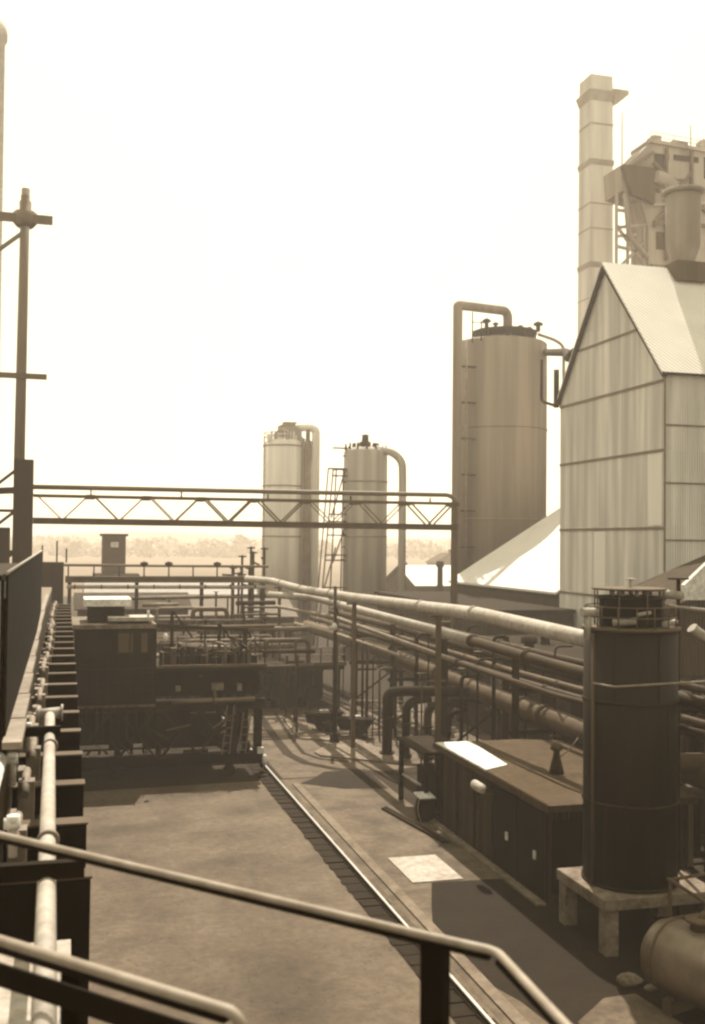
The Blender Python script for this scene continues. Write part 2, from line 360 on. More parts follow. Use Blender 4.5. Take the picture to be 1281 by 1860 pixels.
# stepped pale duct on the oven edge
bm = BM(); ys = [10.85, 12.3, 14.2, 16.3, 18.6, 21.5, 25, 30, 39]
for k in range(8): 
    a, b = ys[k], ys[k+1]-0.04; box(bm, -0.57-0.012*k, a, 7.93+0.004*k, -0.385-0.022*k, b, 8.0+0.006*k)
tag(obj('stepped_duct', bm, PIPE), 'pale stepped flat duct along the edge of the oven top', 'duct')
# dark wind screen on the oven top
t = thing('wind_screen', (-0.58, 19, 7.7), 'tall dark sheet-iron wind screen with pale top rail on the oven edge', 'screen')
bm = BM(); prism(bm, [(-0.585, 11.2, 7.72), (-0.585, 11.2, 9.63), (-0.595, 27.4, 9.69), (-0.595, 27.4, 8.2), (-0.585, 20, 7.9)], (0.03, 0, 0)); obj('panel', bm, SCREENM, t)
bm = BM(); tube(bm, [(-0.57, 11.15, 9.65), (-0.58, 27.5, 9.71)], 0.02, 8); obj('top_rail', bm, PIPEL, t)
for k in range(7):
    bm = BM(); box(bm, -0.632, 11.25+k*2.65, 7.72, -0.598, 11.31+k*2.65, 9.58); obj('post', bm, IRON2, t)
t = thing('whitewashed_cabin', (-1.6, 12, 7.7), 'whitewashed cabin wall behind the dark screen at the left edge', 'cabin')
bm = BM(); box(bm, -2.6, 11.5, 8.45, -0.64, 17, 9.56); obj('wall', bm, WHITE, t)
bm = BM(); box(bm, -2.7, 11.45, 9.562, -0.635, 17.1, 9.62); obj('roof', bm, IRON2, t)
bm = BM(); box(bm, -2.62, 11.48, 7.702, -0.645, 17.02, 8.449); obj('plinth', bm, IRON, t)
# pipes on the oven top
t = thing('oven_top_pipe', (-0.1, 9, 7.6), 'pale steel pipe with tee end running along above the buckstays', 'pipe')
bm = BM(); tube(bm, [(-0.03, 2.5, 7.68), (-0.16, 14.2, 7.70)], 0.062, 14); obj('pipe', bm, PIPEL, t)
bm = BM(); tube(bm, [(-0.30, 14.35, 7.70), (-0.02, 14.35, 7.72)], 0.075, 12); flange(bm, (-0.31, 14.35, 7.7), (1, 0, 0), 0.11, .03); flange(bm, (-0.01, 14.35, 7.72), (1, 0, 0), 0.11, .03); obj('tee', bm, PIPEL, t)
for k, yy in enumerate((8.4, 12.2)):
    bm = BM(); flange(bm, (-0.09-.012*k*3, yy, 7.69), (0, 1, 0), 0.085, .06); obj('collar', bm, PIPE, t)
bm = BM(); tube(bm, [(-0.62, 2.5, 7.72), (-0.62, 11.2, 7.76)], 0.085, 14); tag(obj('short_pale_pipe', bm, WHITE), 'short white pipe at the extreme left edge beside the oven top', 'pipe')
for yy, x1, nm in ((12.75, -0.02, 'dark angle-iron cross bar clamped over the pale pipe, farther of two'), (7.35, 0.16, 'dark angle-iron cross bar under the handrail, nearer of two')):
    bm = BM(); zz = 7.80 if yy > 9 else 7.82
    box(bm, -1.3, yy-0.04, zz, x1, yy+0.04, zz+0.02); box(bm, -1.3, yy-0.04, zz-0.09, x1, yy-0.02, zz-0.002)
    tag(obj('cross_bar', bm, IRON), nm, 'bar', 'cross bars over the oven top pipe')
for k, (x, y) in enumerate(((-0.40, 13.0), (-0.48, 11.2), (-0.36, 8.7))):
    t = thing('standpipe_valve', (x, y, 7.5), ['small white valve stub behind the far cross bar', 'small white valve stub in front of the far cross bar', 'small white valve stub just above the long handrail at left'][k], 'valve', 'valve stubs on the oven top')
    bm = BM(); tube(bm, [(x, y, 7.5), (x, y, 7.74)], 0.035, 10); obj('stem', bm, PIPEL, t)
    bm = BM(); tube(bm, [(x-0.07, y, 7.76), (x+0.05, y, 7.76)], 0.045, 10); flange(bm, (x, y, 7.80), (0, 0, 1), 0.05, 0.05); obj('cap', bm, WHITE, t)
# end-platform slab below the railing
bm = BM(); box(bm, -2.6, 4.2, 6.45, 0.10, 9.3, 6.6); tag(obj('end_platform', bm, PALEC), 'pale concrete platform slab below the railing at bottom left', 'platform')
t = thing('pale_drum', (-0.30, 6.2, 6.6), 'pale rounded drum lid on the platform in the bottom left corner', 'drum')
bm = BM(); lathe(bm, -0.32, 6.2, [(0.28, 6.601), (0.29, 7.1), (0.26, 7.17), (0.1, 7.21), (0.02, 7.215)], 32); obj('body', bm, WHITE, t)

# ================================================================== FOREGROUND WALKWAY RAILINGS
t = thing('long_handrail', (1.4, 4.1, 7.2), 'long bent pipe handrail crossing the foreground on a broad dark post', 'handrail')
bm = BM(); bar(bm, (-0.9, 6.62, 8.377), (1.42, 4.10, 8.372), .030, .016); bar(bm, (1.425, 4.094, 8.372), (1.64, 3.87, 8.372), .030, .016); bar(bm, (1.655, 3.82, 8.372), (1.60, 2.2, 8.372), .030, .016); obj('underside_shade_bar', bm, IRON, t)  # dark bar added to give the rail a shaded underside
bm = BM(); tube(bm, [(-0.9, 6.62, 8.405), (1.42, 4.10, 8.40), (1.66, 3.85, 8.40), (1.63, 3.15, 8.40), (1.6, 2.2, 8.40)], 0.018, 14, bend=0.05); obj('rail', bm, RAILH, t)
for (x, y) in ((1.46, 4.05), (-0.88, 6.6)):
    bm = BM(); d = Vector((0.65, -0.76, 0)); n = Vector((0.76, 0.65, 0)); c = Vector((x, y, 0))
    for s, e in ((d, n),):
        prism(bm, [c-d*0.052+Vector((0, 0, 5.6)), c+d*0.052+Vector((0, 0, 5.6)), c+d*0.052+Vector((0, 0, 8.37)), c-d*0.052+Vector((0, 0, 8.37))], n*0.012)
        prism(bm, [c+d*0.052+n*0.0125+Vector((0, 0, 5.6)), c+d*0.042+n*0.0125+Vector((0, 0, 5.6)), c+d*0.042+n*0.0125+Vector((0, 0, 8.36)), c+d*0.052+n*0.0125+Vector((0, 0, 8.36))], n*0.05)
    obj('post', bm, IRON, t)
t = thing('near_handrail', (0.3, 3.9, 7.2), 'nearer pipe handrail with down-turned end at the bottom left', 'handrail')
bm = BM(); bar(bm, (-1.0, 5.23, 8.374), (.56, 3.60, 8.366), .034, .018); obj('underside_shade_bar', bm, IRON, t)  # dark bar added as the shaded underside of the near rail
bm = BM(); tube(bm, [(-1.0, 5.23, 8.41), (0.575, 3.575, 8.40), (0.60, 3.55, 8.37), (0.60, 3.55, 7.4)], 0.021, 14, bend=0.04); obj('rail', bm, RAILH, t)
bm = BM(); prism(bm, [(-1.0, 5.26, 8.22), (0.56, 3.62, 8.22), (0.56, 3.62, 8.31), (-1.0, 5.26, 8.31)], (-0.01, -0.01, 0)); prism(bm, [(-1.0, 5.262, 8.22), (0.56, 3.622, 8.22), (0.60, 3.66, 8.22), (-0.96, 5.30, 8.22)], (0, 0, 0.012)); obj('angle_bar', bm, IRON, t)
bm = BM(); box(bm, 0.01, 4.22, 5.6, 0.08, 4.29, 8.36); obj('post', bm, IRON, t)
bm = BM()
prism(bm, [(0.15, 4.12, 7.25), (0.66, 3.62, 7.25), (1.40, 4.12, 7.25), (0.80, 4.80, 7.25)], (0, 0, 0.05)); tag(obj('walkway_plate', bm, IRON2), 'dark walkway plate between the two foreground handrails', 'walkway')

# ================================================================== COLUMN, POLE, FADED STACK (left)
t = thing('bridge_column', (-2.35, 59, 0), 'dark steel box column with open lattice side holding the left end of the pipe bridge', 'column')
bm = BM(); box(bm, -2.75, 58.4, 0, -1.75, 59.4, 14.25); obj('column', bm, IRON2, t)
bm = BM()
for k in range(12):
    z = 0.5+k*1.1; bar(bm, (-3.95, 58.9, z), (-2.7, 58.9, z+1.05 if k % 2 else z-0.0), 0.12, 0.16)
bar(bm, (-3.9, 58.9, 0), (-3.9, 58.9, 12.6), 0.25, 0.3); bar(bm, (-4.3, 58.9, 12.5), (-2.7, 58.9, 12.6), 0.3, 0.35); box(bm, -5.6, 58.6, 0, -2.9, 59.3, 10.6)
obj('lattice', bm, IRON2, t)
t = thing('crossarm_pole', (-2.75, 59, 14.2), 'tall slightly leaning pole with two crossarms standing on the left column', 'pole')
bm = BM(); tube(bm, [(-2.5, 59, 13.5), (-2.45, 59, 28.6)], [0.29, 0.24], 14); obj('pole', bm, POLEM, t)
for (z, x0, x1, h) in ((27.05, -5.2, -1.0, 0.48), (18.6, -5.0, -1.15, 0.30)):
    bm = BM(); box(bm, x0, 58.62, z, x1, 58.75, z+h); obj('crossarm', bm, GREYP, t)
bm = BM(); lathe(bm, -2.44, 59, [(0.45, 26.9), (0.62, 27.1), (0.62, 27.7), (0.32, 27.72), (0.32, 28.3), (0.22, 28.32), (0.22, 29.0)], 8); obj('insulator', bm, POLEM, t)
bm = BM(); bar(bm, (-2.5, 58.9, 26.6), (-4.6, 58.9, 24.8), 0.14, 0.2); obj('brace', bm, POLEM, t)
t = thing('faded_stack', (-6.9, 92, 0), 'tall pale chimney stack cut off by the left edge', 'chimney')
bm = BM(); lathe(bm, -7.35, 92, [(1.9, 0), (1.75, 30), (1.66, 52), (1.85, 52.1), (1.85, 53.2), (1.5, 53.3)], 36); obj('shaft', bm, WHITE, t)

# ================================================================== PIPE BRIDGE (truss)
t = thing('truss_bridge', (10.5, 60, 11), 'long lattice truss bridge spanning the yard from the left column', 'bridge')
for yy in (59.5, 60.5):
    bm = BM(); bar(bm, (-1.75, yy, 12.38), (22.8, yy, 12.42), 0.14, 0.14); obj('top_chord', bm, STEEL, t)
    bm = BM(); ibeam(bm, (-1.75, yy, 11.0), (22.9, yy, 10.97), 0.22, 0.34, 0.05); obj('bottom_chord', bm, STEEL, t)
    n = 8; L = 3.07
    for i in range(n):
        xa = -1.75+i*L; xm = xa+L/2
        r_ = 0.038 if i not in (3, 4, 7) else 0.06
        for p, q in (((xa+0.25, yy, 12.33), (xm-.1, yy, 11.15)), ((xm+.1, yy, 11.15), (xa+L-0.25, yy, 12.33))):
            bm = BM(); bar(bm, p, q, r_, r_*1.6); obj('diagonal', bm, GREYP, t)
        bm = BM(); box(bm, xa+L-0.3, yy-0.02, 12.24, xa+L+0.2, yy+0.02, 12.48); obj('gusset', bm, STEEL, t)
bm = BM()
for i in range(17): bar(bm, (-1.5+i*1.53, 59.6, 11.02), (-1.5+i*1.53, 60.4, 11.02), 0.08, 0.08)
obj('cross_tie', bm, STEEL, t)
t = thing('bridge_pipe', (10, 60, 12.6), 'grey pipe carried along the top of the truss bridge, turning down at its end', 'pipe')
bm = BM(); tube(bm, [(-1.9, 60, 12.86), (10, 60, 12.90), (22.55, 60, 12.95), (22.98, 60, 12.6), (22.98, 60, 0.3)], [0.135]*40, 12, bend=0.5); obj('pipe', bm, GREYP, t)
for i in range(5):
    bm = BM(); bar(bm, (1.3+i*5, 60, 12.35), (1.3+i*5, 60, 12.75), 0.08, 0.08); obj('support', bm, IRON2, t)
t = thing('bridge_trestle', (23, 60.8, 0), 'dark steel leg under the right end of the truss bridge', 'column')
bm = BM(); ibeam(bm, (23.15, 60.8, 0), (23.15, 60.8, 12.5), 0.25, 0.3, 0.04); obj('column', bm, GREYP, t)

# ================================================================== KIOSK TOWER, PIPE RACK
t = thing('small_square_tower', (5.25, 121.5, 0), 'small square dark tower with flat cap and pale sign under the truss bridge', 'tower')
bm = BM(); box(bm, 3.95, 120, 0, 6.5, 122.6, 10.4); obj('wall', bm, BRICKD, t)
bm = BM(); box(bm, 3.7, 119.8, 10.402, 6.75, 122.8, 10.68); obj('roof', bm, IRON2, t)
bm = BM(); box(bm, 4.85, 119.93, 9.15, 5.7, 119.99, 9.75); obj('sign', bm, WHITE, t)
bm = BM(); box(bm, 3.0, 119.2, 0, 8.0, 123.4, 6.2); obj('base', bm, BRICKD, t)

def pier(x, y, z, par):
    bm = BM(); ibeam(bm, (x, y, 0), (x, y, z), 0.25, 0.25, 0.03); return obj('leg', bm, IRON2, par)
t = thing('pipe_gantry', (7, 75, 0), 'long pipe gantry with railed catwalk crossing the works behind the machine', 'gantry')
bm = BM(); ibeam(bm, (0, 75, 7.22), (14.2, 75, 7.22), 0.4, 0.42, 0.05); obj('beam', bm, STEEL, t)
bm = BM(); ibeam(bm, (0, 76.4, 7.22), (14.2, 76.4, 7.22), 0.4, 0.42, 0.05); box(bm, 0, 75.3, 7.33, 14.2, 76.1, 7.38); obj('catwalk', bm, STEEL, t)
bm = BM(); tube(bm, [(0.1, 74.8, 6.72), (14.1, 74.8, 6.68)], 0.13, 12); obj('pipe', bm, PIPEL, t)
bm = BM(); tube(bm, [(-1.6, 75.9, 8.2), (14.4, 75.9, 8.15)], 0.1, 10); obj('upper_pipe', bm, GREYP, t)
for i in range(9):
    bm = BM(); tube(bm, [(0.2+i*1.72, 75.1, 7.4), (0.2+i*1.72, 75.1, 8.15)], 0.05, 6)
    if i in (3, 4, 6): lathe(bm, 0.2+i*1.72, 75.1, [(0.1, 8.15), (0.28, 8.3), (0.28, 8.4), (0.05, 8.5)], 12)
    obj('post', bm, IRON2, t)
for x in (0.3, 4.9, 9.5, 13.9): pier(x, 75.7, 7.0, t)
bm = BM(); 
for i in range(8): tube(bm, [(0.6+i*1.8, 74.8, 6.72), (0.68+i*1.8, 74.8, 6.72)], 0.17, 12)
obj('collar', bm, IRON2, t)
t = thing('gas_valve_cluster', (13, 77, 0), 'ragged cluster of valves and small pipes beside the pale striped tower', 'valves')
random.seed(9)
for i in range(9):
    x = 12.0+random.uniform(0, 2.6); h = 6.5+random.uniform(0.5, 3.4); y = 77+random.uniform(0, 1)
    bm = BM(); tube(bm, [(x, y, 0), (x, y, h)], 0.09, 8); obj('pipe', bm, IRON2, t)
    bm = BM(); flange(bm, (x, y, h-0.1), (0, 0, 1), 0.3, 0.1); tube(bm, [(x, y, h-0.8), (x+random.uniform(-1, 1), y, h-0.8+random.uniform(-.3, .3))], 0.07, 8); obj('valve', bm, IRON2, t)
t = thing('hopper_tower', (-0.7, 70, 0), 'dark narrow hopper tower at the far end of the wind screen', 'tower')
bm = BM(); box(bm, -1.45, 70, 5.4, -0.1, 72, 8.5); obj('hopper', bm, IRON2, t)
bm = BM()
for x in (-1.4, -0.2):
    for y in (70.1, 71.9): bar(bm, (x, y, 0), (x, y, 5.4), 0.16, 0.16)
bar(bm, (-1.3, 70.1, 1), (-0.3, 70.1, 5), 0.08, 0.08); bar(bm, (-0.3, 70.1, 1), (-1.3, 70.1, 5), 0.08, 0.08)
box(bm, -1.5, 70.0, 8.501, -1.4, 70.1, 9.6); box(bm, 0.0, 70.0, 8.501, 0.1, 70.1, 9.4); box(bm, -0.6, 71, 8.501, -0.5, 71.1, 9.9)
obj('frame', bm, IRON2, t)

# low buildings and plant in the middle distance
def shed(name, x0, x1, y0, y1, h, rh, wm, rm, label, cat='shed', group='low sheds in the middle distance', ridge='x'):
    t = thing(name, ((x0+x1)/2, (y0+y1)/2, 0), label, cat, group)
    if ridge == 'x':
        ym = (y0+y1)/2
        bm = BM(); prism(bm, [(x0, y0, 0), (x0, y1, 0), (x0, y1, h), (x0, ym, h+rh), (x0, y0, h)], (x1-x0, 0, 0)); obj('wall', bm, wm, t)
        bm = BM()
        for s, ye in ((-1, y0-0.3), (1, y1+0.3)): prism(bm, [(x0-.3, ym, h+rh+.03), (x0-.3, ym, h+rh+.13), (x0-.3, ye, h-.0), (x0-.3, ye, h-.1)], (x1-x0+.6, 0, 0))
    else:
        xm = (x0+x1)/2
        bm = BM(); prism(bm, [(x0, y0, 0), (x1, y0, 0), (x1, y0, h), (xm, y0, h+rh), (x0, y0, h)], (0, y1-y0, 0)); obj('wall', bm, wm, t)
        bm = BM()
        for s, xe in ((-1, x0-0.3), (1, x1+0.3)): prism(bm, [(xm, y0-.3, h+rh+.03), (xm, y0-.3, h+rh+.13), (xe, y0-.3, h), (xe, y0-.3, h-.1)], (0, y1-y0+.6, 0))
    obj('roof', bm, rm, t)
    n = max(2, int((x1-x0)/2.2))
    for i in range(n):
        xx = x0+(i+.5)*(x1-x0)/n; bm = BM(); box(bm, xx-.45, y0-.03, h*.35, xx+.45, y0-.002, h*.7); obj('window', bm, GLASSM, t)
    return t
shed('low_shed', 1, 9.5, 84, 90, 4.6, 1.0, BRICKD, SHEETD, 'low dark shed beneath the gantry at left')
shed('low_shed', 10, 19, 88, 96, 3.6, 1.2, BRICKD, STEEL, 'low grey-roofed shed beneath the foot of the pale striped tower')
shed('low_shed', 1, 8, 66, 71, 3.6, 0.8, BRICKD, SHEETD, 'low dark shed just behind the pushing machine')
shed('low_shed', 2, 20, 102, 108, 4.8, 1.5, BRICKD, GREYP, 'long grey-roofed shed farthest back behind the gantry')
t = thing('pump_house', (12, 65, 0), 'dark flat-roofed open pump house with pale roof edge behind the machine', 'pump house')
bm = BM(); box(bm, 5.5, 61, 2.35, 16.3, 69, 2.68); obj('fascia', bm, IRON2, t)
bm = BM(); box(bm, 5.4, 61.1, 2.682, 16.4, 69.1, 2.80); obj('roof', bm, ROOFD, t)
bm = BM(); box(bm, 5.4, 60.9, 2.6, 16.4, 61.099, 2.83); obj('roof_edge', bm, STEEL, t)
for i in range(7):
    bm = BM(); box(bm, 5.7+i*1.7, 61.2, 0, 5.9+i*1.7, 61.4, 2.34); obj('post', bm, IRON2, t)
bm = BM(); box(bm, 5.6, 66, 0, 16.2, 66.2, 2.34); obj('wall', bm, BRICKD, t)
for i in range(6):
    x = 6.8+i*1.6
    p = thing('pump', (x, 63, 0), 'dark round pump inside the open pump house, %s from the left' % ['first', 'second', 'third', 'fourth', 'fifth', 'sixth'][i], 'pump', 'pumps inside the pump house')
    bm = BM(); tube(bm, [(x, 62.4, .7), (x, 63.6, .7)], 0.45, 14); box(bm, x-.5, 62.5, 0, x+.5, 63.5, .35); obj('casing', bm, IRON2, p)
    bm = BM(); tube(bm, [(x, 62.8, 1.1), (x, 62.8, 1.9), (x+.6, 62.8, 2.1)], 0.08, 8, bend=.2); obj('pipe', bm, STEEL, p)
for k, (x0, y0, x1, y1, z) in enumerate(((3, 78, 13, 79, 4.3), (4, 64.4, 13, 64.4, 4.6), (2.5, 80, 13, 83, 5.6), (7, 72, 16, 73.5, 4.0))):
    p = thing('cross_pipe', ((x0+x1)/2, (y0+y1)/2, 0), ['grey pipe on short legs under the gantry', 'thin dark pipe on legs above the pump house roof', 'grey pipe on legs behind the gantry catwalk', 'dull pipe on legs between pump house and gantry'][k], 'pipe', 'pipes crossing behind the machine')
    bm = BM(); tube(bm, [(x0, y0, z), (x1, y1, z)], 0.16, 10); obj('pipe', bm, [GREYP, STEEL, PIPE, STEEL][k], p)
    for s in (0.05, 0.5, 0.95):
        xx = x0+(x1-x0)*s; yy = y0+(y1-y0)*s; bm = BM(); box(bm, xx-.06, yy-.06, 0, xx+.06, yy+.06, z-.17); obj('leg', bm, IRON2, p)

# ================================================================== PUSHING MACHINE
t = thing('pushing_machine', (4.2, 45.5, 0), 'big dark coke pushing machine with boxy cabin standing across the yard', 'machine')
bm = BM(); box(bm, 0.22, 44.6, 3.15, 3.75, 49.0, 6.32); obj('cabin', bm, IRON, t)
bm = BM(); box(bm, -0.12, 44.35, 6.322, 3.72, 49.2, 6.50); obj('cabin_roof', bm, CONC, t)
c = BM(); box(c, 0.95, 45.4, 6.502, 2.45, 47.4, 7.2); c = obj('upper_cabin', c, IRON, t)
bm = BM(); box(bm, 0.78, 45.1, 7.202, 2.72, 47.6, 7.5); obj('upper_roof', bm, WHITE, c)
c = BM(); box(c, 2.2, 44.7, 6.502, 3.4, 46.0, 6.62); c = obj('roof_hatch', c, IRON, t)
bm = BM(); box(bm, 1.75, 44.5, 6.622, 3.62, 46.1, 6.78); obj('hatch_lid', bm, PIPEL, c)
bm = BM(); tube(bm, [(3.4, 44.8, 6.78), (3.4, 44.8, 7.05)], 0.05, 8); obj('vent', bm, WHITE, t)
wd = BM(); box(wd, 2.1, 44.55, 5.25, 3.45, 44.598, 6.2); wd = obj('window', wd, IRON2, t)
bm = BM(); 
for (a, b) in ((2.18, 2.62), (2.68, 2.76), (3.12, 3.36)): box(bm, a, 44.52, 5.32, b, 44.548, 6.12)
obj('pane', bm, STEEL, wd)
bm = BM(); box(bm, 0.27, 44.56, 5.3, 0.42, 44.598, 6.25); obj('corner_board', bm, STEEL, t)
bm = BM()
for k in range(5): box(bm, 0.3, 44.57, 3.3+k*0.38, 3.7, 44.597, 3.33+k*0.38)
for k in range(8): box(bm, 0.45+k*0.45, 44.57, 3.2, 0.48+k*.45, 44.5965, 5.2)
obj('cladding_batten', bm, IRON2, t)
bm = BM(); box(bm, 3.76, 44.9, 4.45, 8.45, 48.6, 4.60); obj('machine_deck', bm, IRON2, t)
bm = BM(); box(bm, 3.76, 44.75, 4.60, 8.5, 44.9, 4.72); obj('deck_edge', bm, STEEL, t)
bm = BM(); box(bm, 3.78, 45.6, 3.3, 8.3, 48.0, 4.44); box(bm, 4.2, 46, 4.602, 7.6, 47.6, 5.0); obj('ram_housing', bm, IRON, t)
random.seed(21)
bm = BM()
for k in range(7):
    x = 4.3+k*0.5; r = random.uniform(.08, .2); tube(bm, [(x, 46.2, 5.0+r*.6), (x+.4, 46.8, 5.0+r*.6)], r, 12); box(bm, x-.1, 46.3, 5.0, x+.2, 46.7, 5.1+random.random()*.3)
obj('winding_gear', bm, IRON2, t)
handrail(t, IRON2, IRON2, [(3.9, 44.85, 4.72), (8.4, 44.85, 4.72), (8.4, 48.4, 4.72)], 1.0, 0.022, 1.1)
bm = BM(); ibeam(bm, (0.3, 44.7, 3.0), (8.4, 44.7, 3.05), 0.3, 0.4, .05); obj('cross_girder', bm, IRON2, t)
bm = BM(); tube(bm, [(4.4, 44.45, 3.22), (7.9, 44.45, 3.26)], 0.10, 10); obj('air_pipe', bm, GREYP, t)
bm = BM(); ibeam(bm, (0.3, 44.7, 0.75), (8.35, 44.7, 0.75), 0.4, 0.5, .06); obj('bottom_girder', bm, IRON, t)
bm = BM(); ibeam(bm, (0.3, 49.2, 0.75), (8.35, 49.2, 0.75), 0.4, 0.5, .06); ibeam(bm, (0.3, 49.2, 3.0), (8.35, 49.2, 3.0), 0.4, 0.4, .06); obj('rear_girder', bm, IRON, t)
for x in (0.4, 2.2, 3.9, 7.0, 7.55, 8.1):
    for y in (44.7, 49.2):
        bm = BM(); wv = 0.34 if x in (7.0, 8.1) else 0.22
        box(bm, x-wv/2, y-.12, 1.01, x+wv/2, y+.12, 2.79); obj('column', bm, IRON, t)
for p, q in (((3.9, 44.7, 2.75), (6.9, 44.7, 1.05)), ((0.5, 44.7, 1.05), (2.1, 44.7, 2.75)), ((3.9, 49.2, 1.05), (6.9, 49.2, 2.75)), ((7.1, 44.72, 1.1), (7.5, 44.72, 2.7))):
    bm = BM(); bar(bm, p, q, .14, .18); obj('brace', bm, IRON, t)
bm = BM(); box(bm, 0.5, 46.0, 1.0, 6.6, 48.2, 2.8); obj('motor_box', bm, IRON, t)
for x in (0.62, 2.3, 6.9, 8.3):
    for y in (45.0, 48.8) if x > 8 or x < 1 else (44.72,):
        bm = BM(); tube(bm, [(x+.0, y, 0.44), (x+.17, y, 0.44)] if x > 8 or x < 1 else [(x, y-.1, .25), (x, y+.1, .25)], 0.24, 20); obj('wheel', bm, IRON2, t)
bm = BM(); box(bm, 0.62, 44.3, 1.42, 1.85, 44.42, 1.56); box(bm, 0.95, 44.3, 1.1, 1.9, 44.40, 1.16); obj('step_board', bm, PIPEL, t)
bm = BM(); box(bm, 2.85, 44.3, 1.42, 3.2, 44.42, 1.56); obj('tread', bm, PIPEL, t)
bm = BM(); lathe(bm, 8.36, 44.35, [(0.03, 0.9), (0.10, 0.85), (0.11, 0.55), (0.05, 0.45)], 12); box(bm, 8.05, 44.3, 0.95, 8.3, 44.5, 1.2); obj('buffer', bm, WHITE, t)
bm = BM(); lathe(bm, 4.09, 44.4, [(0.03, 5.75), (0.1, 5.8), (0.11, 5.98), (0.04, 6.12)], 12); obj('lamp', bm, WHITE, t)
bm = BM(); tube(bm, [(4.09, 44.42, 6.1), (4.09, 44.42, 6.3), (3.7, 44.6, 6.3)], 0.02, 6); obj('lamp_arm', bm, IRON2, t)
bm = BM()
for (x, z, w_, h_) in ((6.2, 3.55, .5, .3), (7.3, 3.5, .2, .3), (4.65, 3.55, .2, .22), (7.0, 5.2, .12, .5)): box(bm, x, 45.3, z, x+w_, 45.59, z+h_)
obj('oil_box', bm, PIPE, t)
for i, (x, z) in enumerate(((6.55, 2.0), (7.25, 1.7))):
    bm = BM(); bar(bm, (x, 44.5, 0.95), (x+.2, 44.5, z+1.0), .05, .09); bar(bm, (x+.3, 44.5, 0.95), (x+.5, 44.5, z+1.0), .05, .09)
    for k in range(5): bar(bm, (x+.04*k, 44.48, 1.1+k*.32), (x+.34+.04*k, 44.48, 1.1+k*.32), .04, .03)
    obj('ladder', bm, GREYP, t)

random.seed(44)
for k in range(16):
    x0 = random.uniform(3.8, 7.2); z0 = random.uniform(.9, 4.3); dx = random.uniform(-.9, 1.4); dz = random.uniform(-.9, .9) if k % 3 else 0
    bm = BM(); bar(bm, (x0, 44.5-.03*(k % 4), z0), (min(8.3, x0+dx), 44.5-.03*(k % 4), max(.9, z0+dz)), .05, random.choice((.06, .09, .13))); obj('link_rod', bm, random.choice((IRON2, STEEL, IRON2)), t)
for k in range(9):
    x0 = .5+k*.36+random.uniform(-.1, .1); bm = BM(); tube(bm, [(x0, 44.5, 3.1), (x0, 44.5, random.uniform(1.4, 2.3)), (x0+random.uniform(-.4, .6), 44.6, 1.1)], random.choice((.03, .05)), 8, bend=.2); obj('hanging_pipe', bm, IRON2, t)
for k in range(10):
    x0 = 4.0+k*.44; bm = BM(); box(bm, x0, 45.5, 4.61, x0+random.uniform(.1, .35), 45.9, 4.75+random.uniform(.1, .7)); obj('control_box', bm, random.choice((IRON, IRON2, STEEL)), t)
for x0 in (0.5, 2.3, 4.1, 5.6):
    for sgn in (0, 1):
        a, b = ((x0, 44.62, 1.0), (x0+1.4, 44.62, 2.8)) if sgn else ((x0, 44.62, 2.8), (x0+1.4, 44.62, 1.0))
        bm = BM(); bar(bm, a, b, .07, .10); obj('cross_brace', bm, IRON2, t)
for k in range(14):
    x0 = random.uniform(3.9, 8.0); z0 = random.uniform(4.7, 5.3); bm = BM(); tube(bm, [(x0, 45.1, 4.65), (x0, 45.1, z0+.4), (x0+random.uniform(-.8, .8), 45.2, z0+random.uniform(.4, .9))], random.choice((.025, .04, .06)), 8, bend=.15); obj('control_rod', bm, random.choice((STEEL, IRON2, PIPE)), t)
for x0, h in ((4.6, 6.9), (6.7, 6.3), (7.9, 6.0)):
    bm = BM(); bar(bm, (x0, 46.9, 4.6), (x0, 46.9, h), .14, .14); bar(bm, (x0, 46.9, h), (x0+.9, 46.9, h-1.2), .08, .08); obj('mast', bm, IRON2, t)
bm = BM(); bar(bm, (3.7, 46.9, 6.25), (8.0, 46.9, 6.0), .1, .16); obj('tie_beam', bm, IRON2, t)
bm = BM(); box(bm, .25, 44.50, 3.05, 3.72, 44.56, 3.15); obj('sill_rail', bm, STEEL, t)
bm = BM(); box(bm, .24, 44.56, 4.62, 3.74, 44.597, 4.70); obj('belt_rail', bm, IRON2, t)
p = thing('process_pipework', (9, 62, 0), 'tangle of small process pipes and frames between the machine and the gantry', 'pipework')
random.seed(52)
for k in range(34):
    y = random.uniform(53, 73); x0 = random.uniform(3.5, 12); ln = random.uniform(1.5, 6); z = random.uniform(3.0, 6.2)
    bm = BM(); tube(bm, [(x0, y, z), (min(13.2, x0+ln), y+random.uniform(-.8, .8), z)] if k % 3 else [(x0, y, z-.9), (x0, y, z), (min(13.2, x0+ln), y, z), (min(13.2, x0+ln), y, z-1.3)], random.choice((.05, .07, .1, .14)), 8, bend=.3)
    obj('pipe', bm, random.choice((STEEL, IRON2, GREYP, STEEL, PIPE)), p)
for k in range(22):
    y = random.uniform(53, 73); x0 = random.uniform(3.8, 13); h = random.uniform(3.4, 6.6)
    bm = BM(); box(bm, x0-.06, y-.06, 0, x0+.06, y+.06, h); obj('post', bm, IRON2, p)
    if k % 2:
        bm = BM(); tube(bm, [(x0-.25, y, h-.3), (x0+.25, y, h-.3)], .12, 8); lathe(bm, x0, y, [(.06, h), (.2, h+.02), (.2, h+.06), (.05, h+.08)], 10); obj('valve', bm, random.choice((IRON2, STEEL, PIPE)), p)
